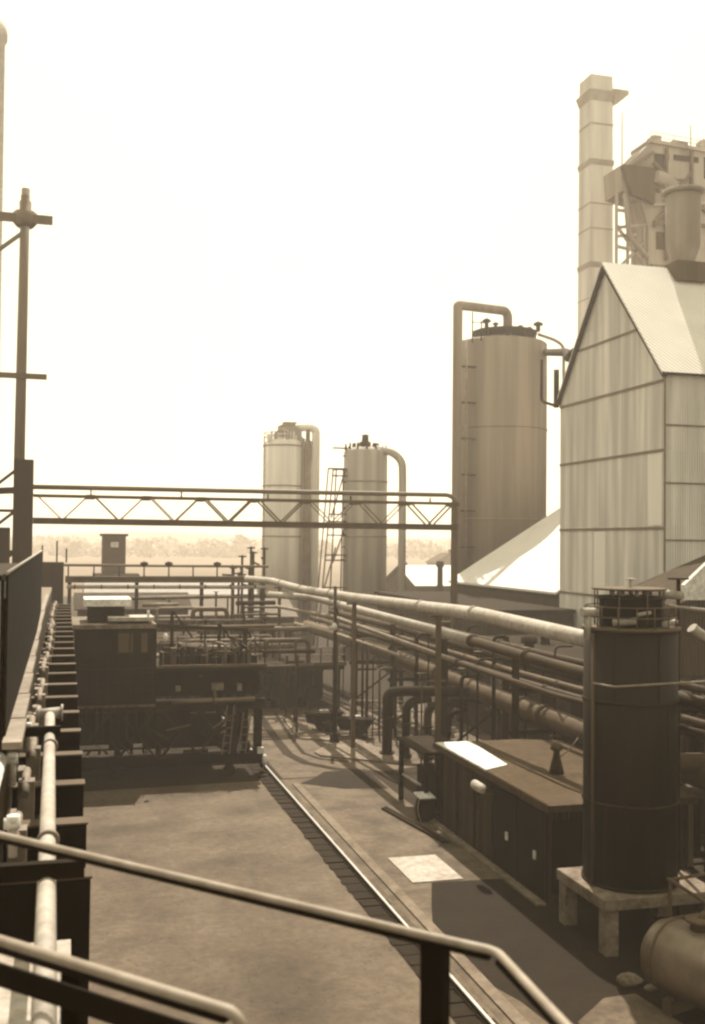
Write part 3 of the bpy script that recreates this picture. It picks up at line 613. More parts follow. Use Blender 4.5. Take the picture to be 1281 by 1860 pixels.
# small fittings among the pipe bundle
p = thing('bundle_fittings', (16, 40, 0), 'small valves, risers and brackets standing among the pipe bundle', 'fittings')
for k in range(30):
    y = random.uniform(37, 66); x0 = random.uniform(14.2, 20.4); h = random.uniform(2.5, 6.2)
    if k % 4 == 0: y = random.uniform(28, 36); x0 = random.uniform(18.9, 20.6); h = random.uniform(2.2, 4.2)
    bm = BM(); tube(bm, [(x0, y, 0), (x0, y, h), (x0+random.uniform(.3, 1.2), y, h)], random.choice((.04, .06, .09)), 8, bend=.25); obj('riser', bm, random.choice((IRON2, STEEL, IRON2)), p)
    if k % 3 == 0:
        bm = BM(); lathe(bm, x0, y, [(.06, h+.05), (.05, h+.3), (.2, h+.31), (.2, h+.35), (.04, h+.36)], 12); obj('hand_wheel', bm, STEEL, p)

# ================================================================== FAR TOWERS
t = thing('striped_scrubber_tower', (23, 112, 0), 'farther washing tower with cap house and looped pale pipe, left of the pair', 'tower')
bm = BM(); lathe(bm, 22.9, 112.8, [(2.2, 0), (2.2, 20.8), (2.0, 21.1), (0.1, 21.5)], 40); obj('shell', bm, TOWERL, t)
bm = BM(); box(bm, 22.35, 111.6, 21.0, 24.5, 113.4, 22.7); box(bm, 22.8, 111.9, 22.702, 24.2, 113.1, 23.1); obj('cap_house', bm, TOWER, t)
bm = BM(); tube(bm, [(24.0, 111.6, 22.4), (25.6, 111.2, 22.6), (26.2, 111.2, 22.2), (26.2, 111.2, 0)], 0.45, 16, bend=0.8); obj('down_pipe', bm, TOWERL, t)
bm = BM(); tube(bm, [(25.3, 111.2, 0), (25.3, 111.2, 21.0)], 0.44, 14); obj('pale_pipe', bm, PIPE, t)
bm = BM(); tube(bm, [(25.3, 111.2, 21.0), (25.3, 111.2, 22.6)], 0.25, 12); obj('vent_pipe', bm, TOWER, t)
handrail(t, STEEL, STEEL, [(22.85+2.1*math.cos(a), 112.8+2.1*math.sin(a), 21.0) for a in [i*math.pi/4 for i in range(9)]], .9, .035, 1.2)
bm = BM()
for k in range(28): box(bm, 20.72, 112.2, 1+k*.7, 20.82, 112.7, 1.08+k*.7)
for y in (112.2, 112.7): box(bm, 20.68, y-.03, 0, 20.719, y+.03, 21.4)
obj('ladder', bm, STEEL, t)
for z in (5, 10.5, 16, 20.4):
    bm = BM(); lathe(bm, 22.9, 112.8, [(2.21, z), (2.27, z+.01), (2.27, z+.12), (2.21, z+.13)], 40); obj('seam_band', bm, TOWER, t)
random.seed(77)
for k in range(12):
    x = 20.9+k*.33; bm = BM(); box(bm, x, 110.7+abs(k-6)*.12, 20.9, x+random.uniform(.12, .4), 111.2+abs(k-6)*.12, 21.2+random.uniform(.1, .9)); obj('head_fitting', bm, TOWERL, t)
bm = BM(); box(bm, 24.72, 111.3, 0, 25.0, 111.9, 21.3); obj('pipe_casing', bm, TOWERM, t)
bm = BM(); prism(bm, [(21.6, 111.4, 21.1), (24.6, 111.4, 21.1), (24.6, 111.4, 22.6), (22.4, 111.4, 22.4), (21.6, 111.4, 21.8)], (0, -.3, 0)); obj('head_plate', bm, TOWERM, t)
t = thing('crowned_scrubber_tower', (28, 96, 0), 'washing tower with ragged crown and arched side pipe, right of the far pair', 'tower')
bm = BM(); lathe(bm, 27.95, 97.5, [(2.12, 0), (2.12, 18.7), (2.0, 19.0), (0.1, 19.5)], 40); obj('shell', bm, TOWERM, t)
bm = BM(); tube(bm, [(28.6, 96.3, 19.0), (30.1, 95.6, 18.7), (30.95, 95.2, 17.8), (31.0, 95.2, 16), (31.0, 95.2, 0)], 0.37, 16, bend=1.2); obj('down_pipe', bm, TOWERM, t)
bm = BM(); lathe(bm, 27.75, 97, [(.55, 19.2), (.55, 19.7), (.35, 19.75), (.3, 20.3), (.42, 20.35), (.05, 20.45)], 16)
for k in range(14):
    a = k*2*math.pi/14; r = 2.0; x, y = 27.95+r*math.cos(a), 97.5+r*math.sin(a); tube(bm, [(x, y, 18.9), (x, y, 19.25+.3*random.random())], .09, 6)
    tube(bm, [(27.95+1.2*math.cos(a+.2), 97.5+1.2*math.sin(a+.2), 19.1), (27.95+1.2*math.cos(a+.2), 97.5+1.2*math.sin(a+.2), 19.6)], .12, 6)
obj('crown_fittings', bm, IRON2, t)
bm = BM(); box(bm, 24.2, 97.0, 17.0, 26.0, 97.6, 17.12); box(bm, 24.6, 97, 19.0, 26.2, 97.5, 19.1); obj('platform', bm, IRON2, t)
for z in (5, 10.5, 15.8):
    bm = BM(); lathe(bm, 27.95, 97.5, [(2.13, z), (2.19, z+.01), (2.19, z+.12), (2.13, z+.13)], 40); obj('seam_band', bm, TOWER, t)
for k in range(9):
    bm = BM(); tube(bm, [(25.86, 97.2, 8.3+k*1.25), (25.6, 97.2, 8.3+k*1.25)], .07, 8); obj('stub', bm, IRON2, t)
t = thing('stair_frame', (25, 99, 0), 'lattice stair frame of leaning legs and landings between the two far towers', 'stair tower')
for p, q in (((23.2, 97, 0), (24.6, 97, 17.1)), ((24.2, 97, 0), (24.9, 97, 17.1)), ((25.4, 97, 0), (25.6, 97, 17.1)), ((23.3, 99, 0), (24.6, 99, 17.1)), ((24.4, 96.9, 12.3), (25.7, 96.9, 16.8)), ((24.6, 96.9, 8.0), (25.8, 96.9, 11.5)), ((23.7, 96.9, 5.3), (24.9, 96.9, 9.5))):
    bm = BM(); bar(bm, p, q, .11, .11); obj('leg', bm, IRON2, t)
for z in (16.9, 16.3, 12.6, 11.9, 11.3, 10.6, 8.7, 8.2, 5.6):
    bm = BM(); x0 = 23.2+z*0.08; box(bm, x0, 96.8, z, 26.0, 97.2, z+.12); obj('landing', bm, IRON2, t)

# far roof, flue and smaller buildings
shed('far_workshop', 43.0, 60, 126, 140, 4.6, 2.3, SHEETD, ROOFW, 'far workshop with bright white roof seen past the crowned tower', 'workshop', None)
t = thing('slim_flue', (40.3, 110, 0), 'slim dark flue with wider head left of the big tower foot', 'flue')
bm = BM(); lathe(bm, 40.3, 110, [(.75, 0), (.6, 4.6), (.32, 5.4), (.3, 7.3), (.45, 7.4), (.45, 7.95), (.2, 8.0)], 18); obj('shaft', bm, IRON2, t)
t = thing('thin_mast', (44, 140, 0), 'thin dark mast beyond the white workshop roof', 'mast')
bm = BM(); tube(bm, [(46.7, 142, 0), (46.7, 142, 6.4)], .18, 8); lathe(bm, 46.7, 142, [(.2, 6.4), (.35, 6.6), (.35, 7.1), (.1, 7.3)], 10); obj('pole', bm, IRON2, t)
shed('annexe', 36, 47, 88-2, 96-2+3, 3.6, 1.2, BRICKD, SHEETD, 'dark annexe at the foot of the big round tower', 'annexe', None)

# ================================================================== BIG TOWER
t = thing('big_scrubber_tower', (40, 91, 0), 'largest round dark tower with gooseneck pipe beside the corrugated building', 'tower')
cx, cy = 39.6, 92.0
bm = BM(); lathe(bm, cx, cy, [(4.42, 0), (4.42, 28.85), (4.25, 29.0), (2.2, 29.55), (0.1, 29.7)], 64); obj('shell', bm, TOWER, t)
bm = BM(); tube(bm, [(34.2, 89.2, 0), (34.2, 89.2, 31.7), (34.3, 89.2, 31.8), (39.4, 90.5, 31.9), (39.75, 90.6, 31.5), (39.75, 90.6, 29.3)], 0.43, 18, bend=0.7); obj('gooseneck_pipe', bm, TOWER, t)
bm = BM(); tube(bm, [(35.0, 89.0, 0), (35.0, 89.0, 28.6)], 0.12, 10); obj('conduit', bm, PIPE, t)
bm = BM()
for k in range(8): box(bm, 34.5, 88.9, 3+k*3.3, 35.95, 89.4, 3.12+k*3.3)
obj('bracket', bm, IRON2, t)
for z in (12.2, 20.7):
    bm = BM(); lathe(bm, cx, cy, [(4.43, z), (4.49, z+.01), (4.49, z+.12), (4.43, z+.13)], 64); obj('seam_band', bm, TOWER, t)
bm = BM(); lathe(bm, cx, cy-1, [(3.05, 29.75), (3.05, 29.95)], 40); 
for k in range(10):
    a = k*2*math.pi/10; box(bm, cx+2.9*math.cos(a)-.08, cy-1+2.9*math.sin(a)-.08, 28.9, cx+2.9*math.cos(a)+.08, cy-1+2.9*math.sin(a)+.08, 29.749)
obj('top_platform', bm, IRON2, t)
for (x, h, r) in ((37.2, .9, .3), (38.1, .6, .22), (42.4, .95, .34), (41.5, .4, .2), (40.6, .5, .2)):
    bm = BM(); lathe(bm, x, 89.6, [(r*.6, 29.95), (r*.6, 29.95+h*.6), (r*1.3, 29.95+h*.62), (r*1.3, 29.95+h*.8), (r*.3, 29.95+h)], 12); obj('valve', bm, IRON2, t)
bm = BM(); tube(bm, [(35.6, 89.1, 28.4), (35.6, 89.1, 31.2)], .06, 6); tube(bm, [(36.4, 88.9, 28.6), (36.4, 88.9, 30.4)], .06, 6); tube(bm, [(35.6, 89.1, 30.3), (37, 89.1, 30.3)], .04, 6); obj('guard_rail', bm, IRON2, t)
bm = BM(); tube(bm, [(42.4, 89.6, 29.7), (44.0, 89.3, 29.2), (44.75, 89, 28.6), (44.75, 89, 0)], 0.14, 10, bend=.5); obj('overflow_pipe', bm, TOWER, t)
t = thing('linking_pipe', (38, 75, 22), 'short dark pipe linking the big tower top to the corrugated building', 'pipe')
bm = BM(); tube(bm, [(43.3, 90, 28.1), (37.5, 74, 25.0), (32.3, 63.5, 22.5), (31.7, 61.5, 22.5)], .32, 12, bend=1); obj('pipe', bm, IRON2, t)

# ================================================================== CORRUGATED BUILDING
t = thing('corrugated_building', (45, 56.3, 0), 'tall corrugated-sheet building with steep bright roof at the right', 'building')
XG, Y0, Y1, EZ, RZ = 31.23, 50.05, 62.55, 19.35, 26.9; YM = 56.6; XE = 66
bm = BM(); prism(bm, [(XG, Y0, 0), (XG, Y1, 0), (XG, Y1, EZ), (XG, YM, RZ), (XG, Y0, EZ)], (XE-XG, 0, 0)); obj('wall', bm, SHEET, t)
bm = BM()
for ye in (Y0-0.12, Y1+0.25):
    sl = (RZ-EZ)/(YM-Y0) if ye < YM else (RZ-EZ)/(Y1-YM); ze = RZ-sl*abs(YM-ye)
    prism(bm, [(XG-.28, YM, RZ+.06), (XG-.28, YM, RZ+.2), (XG-.28, ye, ze+.2), (XG-.28, ye, ze+.06)], (XE-XG+.6, 0, 0))
obj('roof', bm, ROOFW, t)
bm = BM()
ze = EZ
bar(bm, (XG-.15, Y0-.2, EZ-.2), (XG-.15, YM, RZ-.1), .2, .22); bar(bm, (XG-.15, Y1+.12, EZ-.1), (XG-.15, YM+.05, RZ-.1), .2, .3)
obj('barge_board', bm, IRON2, t)
bm = BM(); tube(bm, [(XG-.3, Y0-.2, EZ-.02), (XE, Y0-.2, EZ-.02)], .07, 8); obj('gutter', bm, IRON2, t)
bm = BM()
for z in (19.0, 15.2, 10.95, 6.9): box(bm, XG-.06, Y0-.0, z-.07, XG-.003, Y1, z+.07)
zz = 22.3; k0 = YM-(RZ-zz)/(RZ-EZ)*(YM-Y0); k1 = YM+(RZ-zz)/(RZ-EZ)*(Y1-YM); box(bm, XG-.06, k0+.1, zz-.06, XG-.003, k1-.1, zz+.06)
for z in (16.55, 13.4, 10.3, 7.2): box(bm, XG, Y0-.055, z-.04, XE, Y0-.003, z+.04)
box(bm, XG-.07, Y0-.07, 0, XG-.004, Y0+.05, 19.1)
obj('seam_batten', bm, GREYP, t)
for a in ((50.35, 11.1, 51.75, 15.05), (56.5, 7.0, 57.9, 10.8)):
    bm = BM(); box(bm, XG-.03, a[0], a[1], XG-.006, a[2], a[3]); obj('pale_sheet', bm, SHEETP, t)
bm = BM(); tube(bm, [(XG-.25, Y1+.1, 19), (XG-.25, Y1+.1, 21.5)], .18, 10); tube(bm, [(XG-.25, Y1+.1, 19.1), (XG-.6, Y1+1.6, 19.6), (XG-.6, Y1+1.6, 22.4)], .1, 8, bend=.3); obj('drain_pipe', bm, IRON2, t)
# lean-to shed behind: slope rising away to the right
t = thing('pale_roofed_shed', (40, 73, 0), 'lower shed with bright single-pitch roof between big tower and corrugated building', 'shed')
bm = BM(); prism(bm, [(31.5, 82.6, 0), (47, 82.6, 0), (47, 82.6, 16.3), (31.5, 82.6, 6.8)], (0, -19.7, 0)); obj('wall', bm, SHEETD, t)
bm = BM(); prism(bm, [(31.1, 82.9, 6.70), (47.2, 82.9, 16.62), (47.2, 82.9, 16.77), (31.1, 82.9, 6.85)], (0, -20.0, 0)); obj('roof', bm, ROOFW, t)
bm = BM(); box(bm, 31.35, 63.2, 6.45, 31.49, 82.5, 6.62); obj('gutter', bm, IRON2, t)

# ================================================================== CHIMNEY AND COAL TOWER
t = thing('brick_chimney', (48.3, 89.3, 0), 'tall pale square-shouldered chimney with flared cap behind the bright roof', 'chimney')
def sq(bm, x0, x1, y0, y1, z0, z1, tp=0.0):
    a = [bm.verts.new(p) for p in ((x0, y0, z0), (x1, y0, z0), (x1, y1, z0), (x0, y1, z0))]; b = [bm.verts.new(p) for p in ((x0+tp, y0+tp, z1), (x1-tp, y0+tp, z1), (x1-tp, y1-tp, z1), (x0+tp, y1-tp, z1))]
    bm.faces.new(a[::-1]); bm.faces.new(b)
    for i in range(4): bm.faces.new((a[i], a[(i+1) % 4], b[(i+1) % 4], b[i]))
def sqt(bm, h0, z0, h1, z1, ox=0.0, oy=0.0, cx=48.75, cy=90.4):
    a = [bm.verts.new((cx+ox+sx*h0, cy+oy+sy*h0, z0)) for sx, sy in ((-1,-1),(1,-1),(1,1),(-1,1))]
    b = [bm.verts.new((cx+ox+sx*h1, cy+oy+sy*h1, z1)) for sx, sy in ((-1,-1),(1,-1),(1,1),(-1,1))]
    bm.faces.new(a[::-1]); bm.faces.new(b)
    for i in range(4): bm.faces.new((a[i], a[(i+1) % 4], b[(i+1) % 4], b[i]))
bm = BM(); sqt(bm, 1.30, 0, 1.17, 52.5); obj('shaft', bm, BRICK, t)
bm = BM(); sqt(bm, 1.18, 53.45, 1.14, 55.0); obj('flue_head', bm, BRICK, t)
bm = BM(); sqt(bm, 1.2, 52.501, 1.42, 53.449); obj('cap', bm, CHB, t)
bm = BM(); prism(bm, [(49.95, 89.0, 52.3), (51.5, 89.0, 53.35), (51.5, 89.0, 53.75), (49.9, 89.0, 53.75)], (0, 2.2, 0)); obj('cap_platform', bm, CHB, t)
for z in (46.3, 36.4, 28.8):
    bm = BM(); sqt(bm, 1.24, z, 1.30, z+.5); obj('band', bm, CHB, t)
for z in (50.2, 42.5, 40.1, 33.4):
    bm = BM(); sqt(bm, 1.235, z, 1.235, z+.12); obj('iron_strap', bm, CHB, t)
t = thing('coal_tower', (54, 85, 0), 'massive hazy coal bunker tower on lattice legs at the upper right', 'tower')
bm = BM(); prism(bm, [(48.6, 84, 44.5), (50.7, 84, 46.7), (57.0, 84, 46.7), (60, 84, 46.4), (60, 84, 35.6), (50.6, 84, 35.6), (50.6, 84, 39), (49.9, 84, 41.6), (47.9, 84, 42.0), (47.7, 84, 44.3)], (0, 3, 0)); obj('bunker', bm, COALT, t)
bm = BM(); prism(bm, [(50.6, 83.7, 46.7), (61, 83.7, 46.2), (61, 83.7, 46.5), (50.6, 83.7, 47.0)], (0, 3.4, 0)); obj('roof', bm, COALT, t)
bm = BM(); box(bm, 51.3, 84.3, 0, 60, 86.8, 35.599); obj('base', bm, COALT, t)
bm = BM(); bar(bm, (50.8, 83.85, 43.8), (56.0, 83.85, 37.5), .5, .5); box(bm, 52.2, 83.7, 43.6, 54.6, 83.98, 45.2); bar(bm, (51, 83.8, 41.0), (59, 83.8, 42.0), .2, .3); obj('conveyor', bm, COALT, t)
for (p, q) in (((47.5, 84.2, 30), (47.5, 84.2, 42.5)), ((48.65, 84.2, 30), (48.65, 84.2, 42.2)), ((50.3, 84.2, 30), (50.3, 84.2, 39)), ((47.5, 84.2, 40.3), (48.7, 84.2, 40.3)), ((47.5, 84.2, 38.7), (50.6, 84.2, 39.2)), ((47.5, 84.2, 37.9), (49.5, 84.2, 38.2)), ((47.5, 84.2, 38.9), (50.3, 84.2, 35.6)), ((47.5, 84.2, 37.0), (49, 84.2, 36.8)), ((47.5, 84.2, 34.8), (50.3, 84.2, 37.6))):
    bm = BM(); bar(bm, p, q, .2, .24); obj('lattice_member', bm, COALT, t)
handrail(t, COALT, COALT, [(50.8, 83.9, 46.95), (60.5, 83.9, 46.5)], .8, .03, 2.4)
for x, z0, z1 in ((48.1, 44.2, 49.3), (55.2, 46.7, 49.0)):
    bm = BM(); tube(bm, [(x, 84.3, z0), (x, 84.3, z1)], .06, 6); obj('rod', bm, COALT, t)
random.seed(31)
for (x, z, w_, h_, m_) in ((51.2, 44.2, 1.5, 1.6, IRON2), (53.2, 45.4, 2.6, .5, IRON2), (56.4, 44.0, 1.8, 2.0, IRON2), (51.0, 42.2, 1.0, 1.0, STEEL), (52.4, 39.6, 1.2, 1.4, IRON2), (51.4, 37.0, .9, 1.6, STEEL), (57.2, 41.0, 1.4, 1.2, STEEL)):
    bm = BM(); box(bm, x, 83.93, z, x+w_, 83.998, z+h_); obj('opening', bm, m_, t)
for p, q in (((51.0, 83.8, 44.9), (58.5, 83.8, 39.4)), ((51.0, 83.7, 39.0), (55.0, 83.7, 44.5)), ((52.3, 83.7, 36), (52.3, 83.7, 46.3)), ((54.9, 83.7, 36), (54.9, 83.7, 46.3)), ((57.6, 83.7, 38), (57.6, 83.7, 46.3)), ((50.9, 83.6, 42.6), (60, 83.6, 42.9)), ((50.9, 83.6, 39.3), (60, 83.6, 39.6)), ((47.9, 83.8, 43.6), (51, 83.8, 45.8))):
    bm = BM(); bar(bm, p, q, .22, .3); obj('frame_member', bm, GREYP, t)
for (x, w_, h_) in ((51.4, .8, .7), (53.4, 1.6, .45), (56.6, 1.0, .9), (58.4, .7, .5)):
    bm = BM(); box(bm, x, 84.4, 46.62, x+w_, 85.6, 47.0+h_); obj('roof_box', bm, COALT, t)
bm = BM(); prism(bm, [(47.7, 83.9, 44.2), (50.9, 83.9, 44.2), (50.9, 83.9, 41.0), (48.6, 83.9, 41.6)], (0, -.6, 0)); obj('hopper', bm, STEEL, t)
bm = BM(); tube(bm, [(50.9, 83.2, 43.4), (52.4, 83.2, 43.1), (53.6, 83.2, 40.4), (53.6, 83.2, 35.5)], .55, 16, bend=1); obj('duct', bm, COALT, t)
bm = BM(); tube(bm, [(48.2, 83.9, 41.8), (48.6, 83.9, 37.9), (50.5, 83.9, 36.2)], .22, 10, bend=.6); obj('chute', bm, COALT, t)
t = thing('cyclone_stack', (36.3, 56.6, 26.5), 'round capped cyclone and conical pipe standing on the bright roof ridge', 'cyclone')
bm = BM(); lathe(bm, 36.35, 56.3, [(.45, 26.2), (.62, 27.3), (1.02, 28.4), (1.08, 31.5), (1.02, 31.6)], 32); obj('body', bm, COALT, t)
bm = BM(); lathe(bm, 36.35, 56.3, [(1.15, 31.6), (1.32, 31.68), (1.3, 31.85), (1.0, 31.95), (.1, 32.0)], 32); obj('cap', bm, COALT, t)
bm = BM(); box(bm, 35.4, 55.4, 26.1, 37.5, 56.9, 27.3); obj('base', bm, STEEL, t)

# ================================================================== CONDENSING HOUSE (long dark building behind the pipes)
t = thing('condensing_house', (25.5, 52, 0), 'long low dark building behind the pipe bundle below the corrugated building', 'building')
bm = BM(); box(bm, 21.5, 27, 0, 30.6, 58.2, 4.3); obj('wall', bm, BRICKD, t)
bm = BM(); box(bm, 21.3, 26.8, 4.302, 30.8, 58.4, 4.5); obj('roof', bm, ROOFD, t)
for i in range(10):
    bm = BM(); box(bm, 21.44, 28.4+i*3, 1.4, 21.498, 29.8+i*3, 3.2); obj('window', bm, GLASSM if i in (2, 7) else IRON2, t)
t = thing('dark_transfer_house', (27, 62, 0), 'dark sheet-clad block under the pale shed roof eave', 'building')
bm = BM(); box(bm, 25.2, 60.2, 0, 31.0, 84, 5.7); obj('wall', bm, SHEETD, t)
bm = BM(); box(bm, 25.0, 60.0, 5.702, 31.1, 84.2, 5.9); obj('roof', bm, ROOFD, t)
for i in range(6):
    x, y = 22.6+(i % 2)*3, 31+i*4.4
    v = thing('roof_vent', (x, y, 4.5), 'squat dark roof ventilator on the condensing house, %s from the near end' % ['first', 'second', 'third', 'fourth', 'fifth', 'sixth'][i], 'vent', 'ventilators on the condensing house roof')
    bm = BM(); lathe(bm, x, y, [(.25, 4.5), (.25, 5.0), (.42, 5.02), (.42, 5.3), (.1, 5.45)], 14); obj('cowl', bm, IRON2, v)

# ================================================================== PIPE BUNDLE ALONG THE RIGHT
def run(name, pts, r, m, label, cat='pipe', flg=(), group='pipes running along the right side', bend=.6, fr=1.22, legs=(), lz=0):
    x, y, z = pts[0]; p = thing(name, (x, y, 0), label, cat, group)
    bm = BM(); tube(bm, pts, r, 16, bend=bend); obj('pipe', bm, m, p)
    for (a, b) in flg:
        A, B = Vector(pts[int(a)]), Vector(pts[int(a)+1]); q = A.lerp(B, b); bm = BM(); flange(bm, q, B-A, r*fr, .09); flange(bm, q+(B-A).normalized()*.16, B-A, r*fr, .05); obj('flange', bm, m, p)
    for (a, b) in legs:
        A, B = Vector(pts[int(a)]), Vector(pts[int(a)+1]); q = A.lerp(B, b)
        bm = BM(); box(bm, q.x-.09, q.y-.09, lz, q.x+.09, q.y+.09, q.z-r-.002); box(bm, q.x-r-.15, q.y-.05, q.z-r-.09, q.x-.0901, q.y+.05, q.z-r-.003); obj('leg', bm, STEEL, p)
    return p
run('main_gas_pipe', [(12.6, 74.5, 7.3), (13.5, 70, 7.32), (13.5, 60.5, 7.18), (13.55, 49, 7.30), (13.5, 33, 7.62), (13.45, 26.4, 7.5), (13.75, 25.3, 7.4)], .235, PIPEL, 'topmost thick pale gas pipe with flanged joints running to the black tank', flg=((1, .35), (1, .98), (2, .6), (3, .62), (3, .97)), fr=1.14, legs=((1, .3), (3, .0), (3, .75)))
run('pale_gas_pipe', [(12.6, 66, 6.6), (14.6, 62, 6.6), (14.9, 52, 6.45), (15.0, 37.5, 6.3)], .21, PIPEL, 'second pale lagged pipe just under the topmost one', flg=((1, .5), (2, .8)), fr=1.12, legs=((1, .5),))
run('thin_pale_pipe', [(12.3, 62, 6.1), (14.4, 56, 5.85), (14.6, 38, 5.45)], .10, PIPE, 'thin pale pipe below the second lagged pipe', flg=((1, .8),), fr=1.12, legs=())
run('shaded_gas_pipe', [(15.0, 37.4, 6.3), (15.3, 31, 6.1), (15.6, 22, 6.0), (17.5, 20, 6.0)], .19, PIPED, 'shade-coloured dark continuation of the second lagged pipe towards the black tank', flg=((0, .01), (0, .7)), fr=1.3)  # darker material puts shade into this stretch of the lagged pipe
run('shaded_thin_pipe', [(14.6, 37.9, 5.45), (14.8, 30, 5.3), (16.2, 20, 5.2)], .085, PIPED, 'thin shade-coloured continuation pipe beneath the second lagged pipe line', flg=((0, .01),), fr=1.5)  # thin pale pipe carried on in a darker colour for shade
run('thin_upper_pipe', [(12.8, 59, 5.3), (13.6, 52, 5.25), (14.3, 44, 5.0)], .09, PIPE, 'thin pale pipe with collars ending behind the lamp post', flg=((1, .2), (1, .6)), legs=())
run('large_gas_main', [(17.8, 78, 3.6), (18.5, 60, 3.5), (18.5, 44, 3.2), (18.5, 33.5, 3.12), (18.5, 20, 3.2)], .42, STEEL, 'thickest dark gas main lowest in the bundle', flg=((1, .6), (2, .35), (2, .55), (3, .2)), legs=((1, .5), (2, .1), (2, .7)))
for k, (x, z, r, m, lab) in enumerate(((17.4, 4.55, .15, PIPED, 'dull pipe just above the thickest main'), (17.9, 4.75, .12, STEEL, 'slightly paler thin pipe above the dull one'), (18.8, 5.0, .2, PIPED, 'medium dark pipe in the middle of the bundle'), (19.6, 5.35, .14, PIPED, 'thin dark pipe highest of the four middle pipes'))):
    run('service_pipe', [(x-.6, 72, z+.1), (x, 58, z+.05), (x, 40, z), (x, 20, z+.15)], r, m, lab, flg=((1, .3), (1, .7), (2, .2)), legs=((1, .45),) if k == 2 else ())
for i, y in enumerate((30.5, 38, 46, 54, 62)):
    t = thing('pipe_trestle', (17.5, y, 0), 'dark steel trestle under the pipe bundle, %s from the near end' % ['first', 'second', 'third', 'fourth', 'fifth'][i], 'trestle', 'trestles under the pipe bundle')
    for x in (17.1, 20.2):
        bm = BM(); ibeam(bm, (x, y, 0), (x, y, 5.6), .22, .22, .03); obj('leg', bm, IRON2, t)
    for z in (2.6, 4.25):
        bm = BM(); ibeam(bm, (16.9, y+.15, z), (20.4, y+.15, z), .15, .18, .03); obj('cross_beam', bm, IRON2, t)
    bm = BM(); bar(bm, (17.2, y-.1, .4), (20.1, y-.1, 2.5), .06, .1); obj('brace', bm, IRON2, t)
# upright pipes with elbows near the far apron
def upright(pts, r, lab, m=IRON2):
    p = thing('upright_pipe', pts[0], lab, 'pipe', 'upright pipes beside the far apron')
    bm = BM(); tube(bm, pts, r, 16, bend=.55); obj('pipe', bm, m, p)
    bm = BM(); flange(bm, (pts[0][0], pts[0][1], .12), (0, 0, 1), r*1.5, .1); flange(bm, (pts[0][0], pts[0][1], pts[1][2]*.6), (0, 0, 1), r*1.3, .09); obj('flange', bm, m, p)
upright([(14.75, 47.3, 0), (14.75, 47.3, 2.95), (15.4, 46.9, 3.05), (18.2, 45.4, 3.15)], .24, 'thick dark upright pipe elbowing right, nearest the apron')
upright([(15.45, 46.6, 0), (15.45, 46.6, 2.6), (16.6, 46.4, 2.75)], .19, 'dark upright pipe second from the apron')
upright([(16.3, 46.0, 0), (16.3, 46.0, 2.5), (17.8, 45.6, 2.6)], .19, 'dark upright pipe third from the apron')
upright([(17.4, 46.3, 0), (17.4, 46.3, 2.0), (18.3, 46.3, 2.2)], .14, 'thin dark upright pipe farthest right of the group')
for i, (x, y) in enumerate(((15.25, 52.5), (16.5, 51.5), (12.3, 56.5), (16.0, 56))):
    t = thing('thin_stanchion', (x, y, 0), ['thin dark stanchion between the upright pipes and the lamp post', 'thin dark stanchion behind the elbowed pipes', 'thin dark stanchion left of the lamp post', 'thin dark stanchion deep behind the elbowed pipes'][i], 'post', 'thin stanchions by the far apron')
    bm = BM(); tube(bm, [(x, y, 0), (x, y, 4.6)], .07, 8); bar(bm, (x-.5, y, 3.4), (x+.5, y, 3.4), .06, .1); obj('post', bm, IRON2, t)
t = thing('white_fence_rail', (18, 56, 0), 'pale low pipe railing glimpsed between the upright pipes', 'railing'); handrail(t, PIPEL, PIPEL, [(15.6, 57, 0), (22, 55, 0)], 1.1, .05, .8, 'rail', 'post')
t = thing('roof_edge_railing', (14.6, 60.6, 2.8), 'low railing on the pump house roof edge beside the lamp post', 'railing'); handrail(t, PIPE, IRON2, [(13.2, 60.4, 2.81), (16.3, 60.95, 2.81)], .9, .045, .7, 'rail', 'post')

# lamp post, carts
t = thing('lamp_post', (13.05, 50.6, 0), 'tall dark lamp post with small white globe in the middle of the works', 'lamp post')
bm = BM(); tube(bm, [(13.05, 50.6, 0), (13.0, 50.6, 7.8)], [.13, .08], 12); obj('post', bm, IRON2, t)
bm = BM(); lathe(bm, 12.87, 50.2, [(.03, 5.62), (.13, 5.7), (.15, 5.85), (.08, 5.98), (.04, 6.02)], 14); obj('globe', bm, WHITE, t)
bm = BM(); tube(bm, [(12.87, 50.2, 6.0), (12.87, 50.2, 6.2), (13.0, 50.6, 6.3)], .03, 6); obj('arm', bm, IRON2, t)
bm = BM(); box(bm, 12.85, 50.42, 0, 13.25, 50.8, .5); obj('base', bm, IRON2, t)
def barrow(x, y, a, lab):
    t = thing('handcart', (x, y, 0), lab, 'cart', 'handcarts on the far apron')
    c, s = math.cos(a), math.sin(a)
    def q(u, v, z): return (x+u*c-v*s, y+u*s+v*c, z)
    bm = BM(); prism(bm, [q(-.75, -.45, .45), q(.6, -.45, .45), q(.95, -.45, 1.0), q(-.95, -.45, 1.0)], Vector(q(0, .9, 0))-Vector(q(0, 0, 0))); obj('body', bm, IRON, t)
    for v in (-.5, .5):
        bm = BM(); tube(bm, [q(.1, v-.04, .32), q(.1, v+.04, .32)], .32, 16); obj('wheel', bm, IRON2, t)
        bm = BM(); bar(bm, q(-.7, v*.7, .6), q(-1.7, v*.7, .75), .05, .05); obj('handle', bm, IRON2, t)
    bm = BM(); box(bm, x-.2, y-.2, 1.001, x+.25, y+.25, 1.12); obj('load', bm, PIPEL, t)
barrow(13.3, 53.9, .3, 'dark handcart left of the lamp post foot'); barrow(14.5, 51.9, -.5, 'dark handcart right of the lamp post foot')

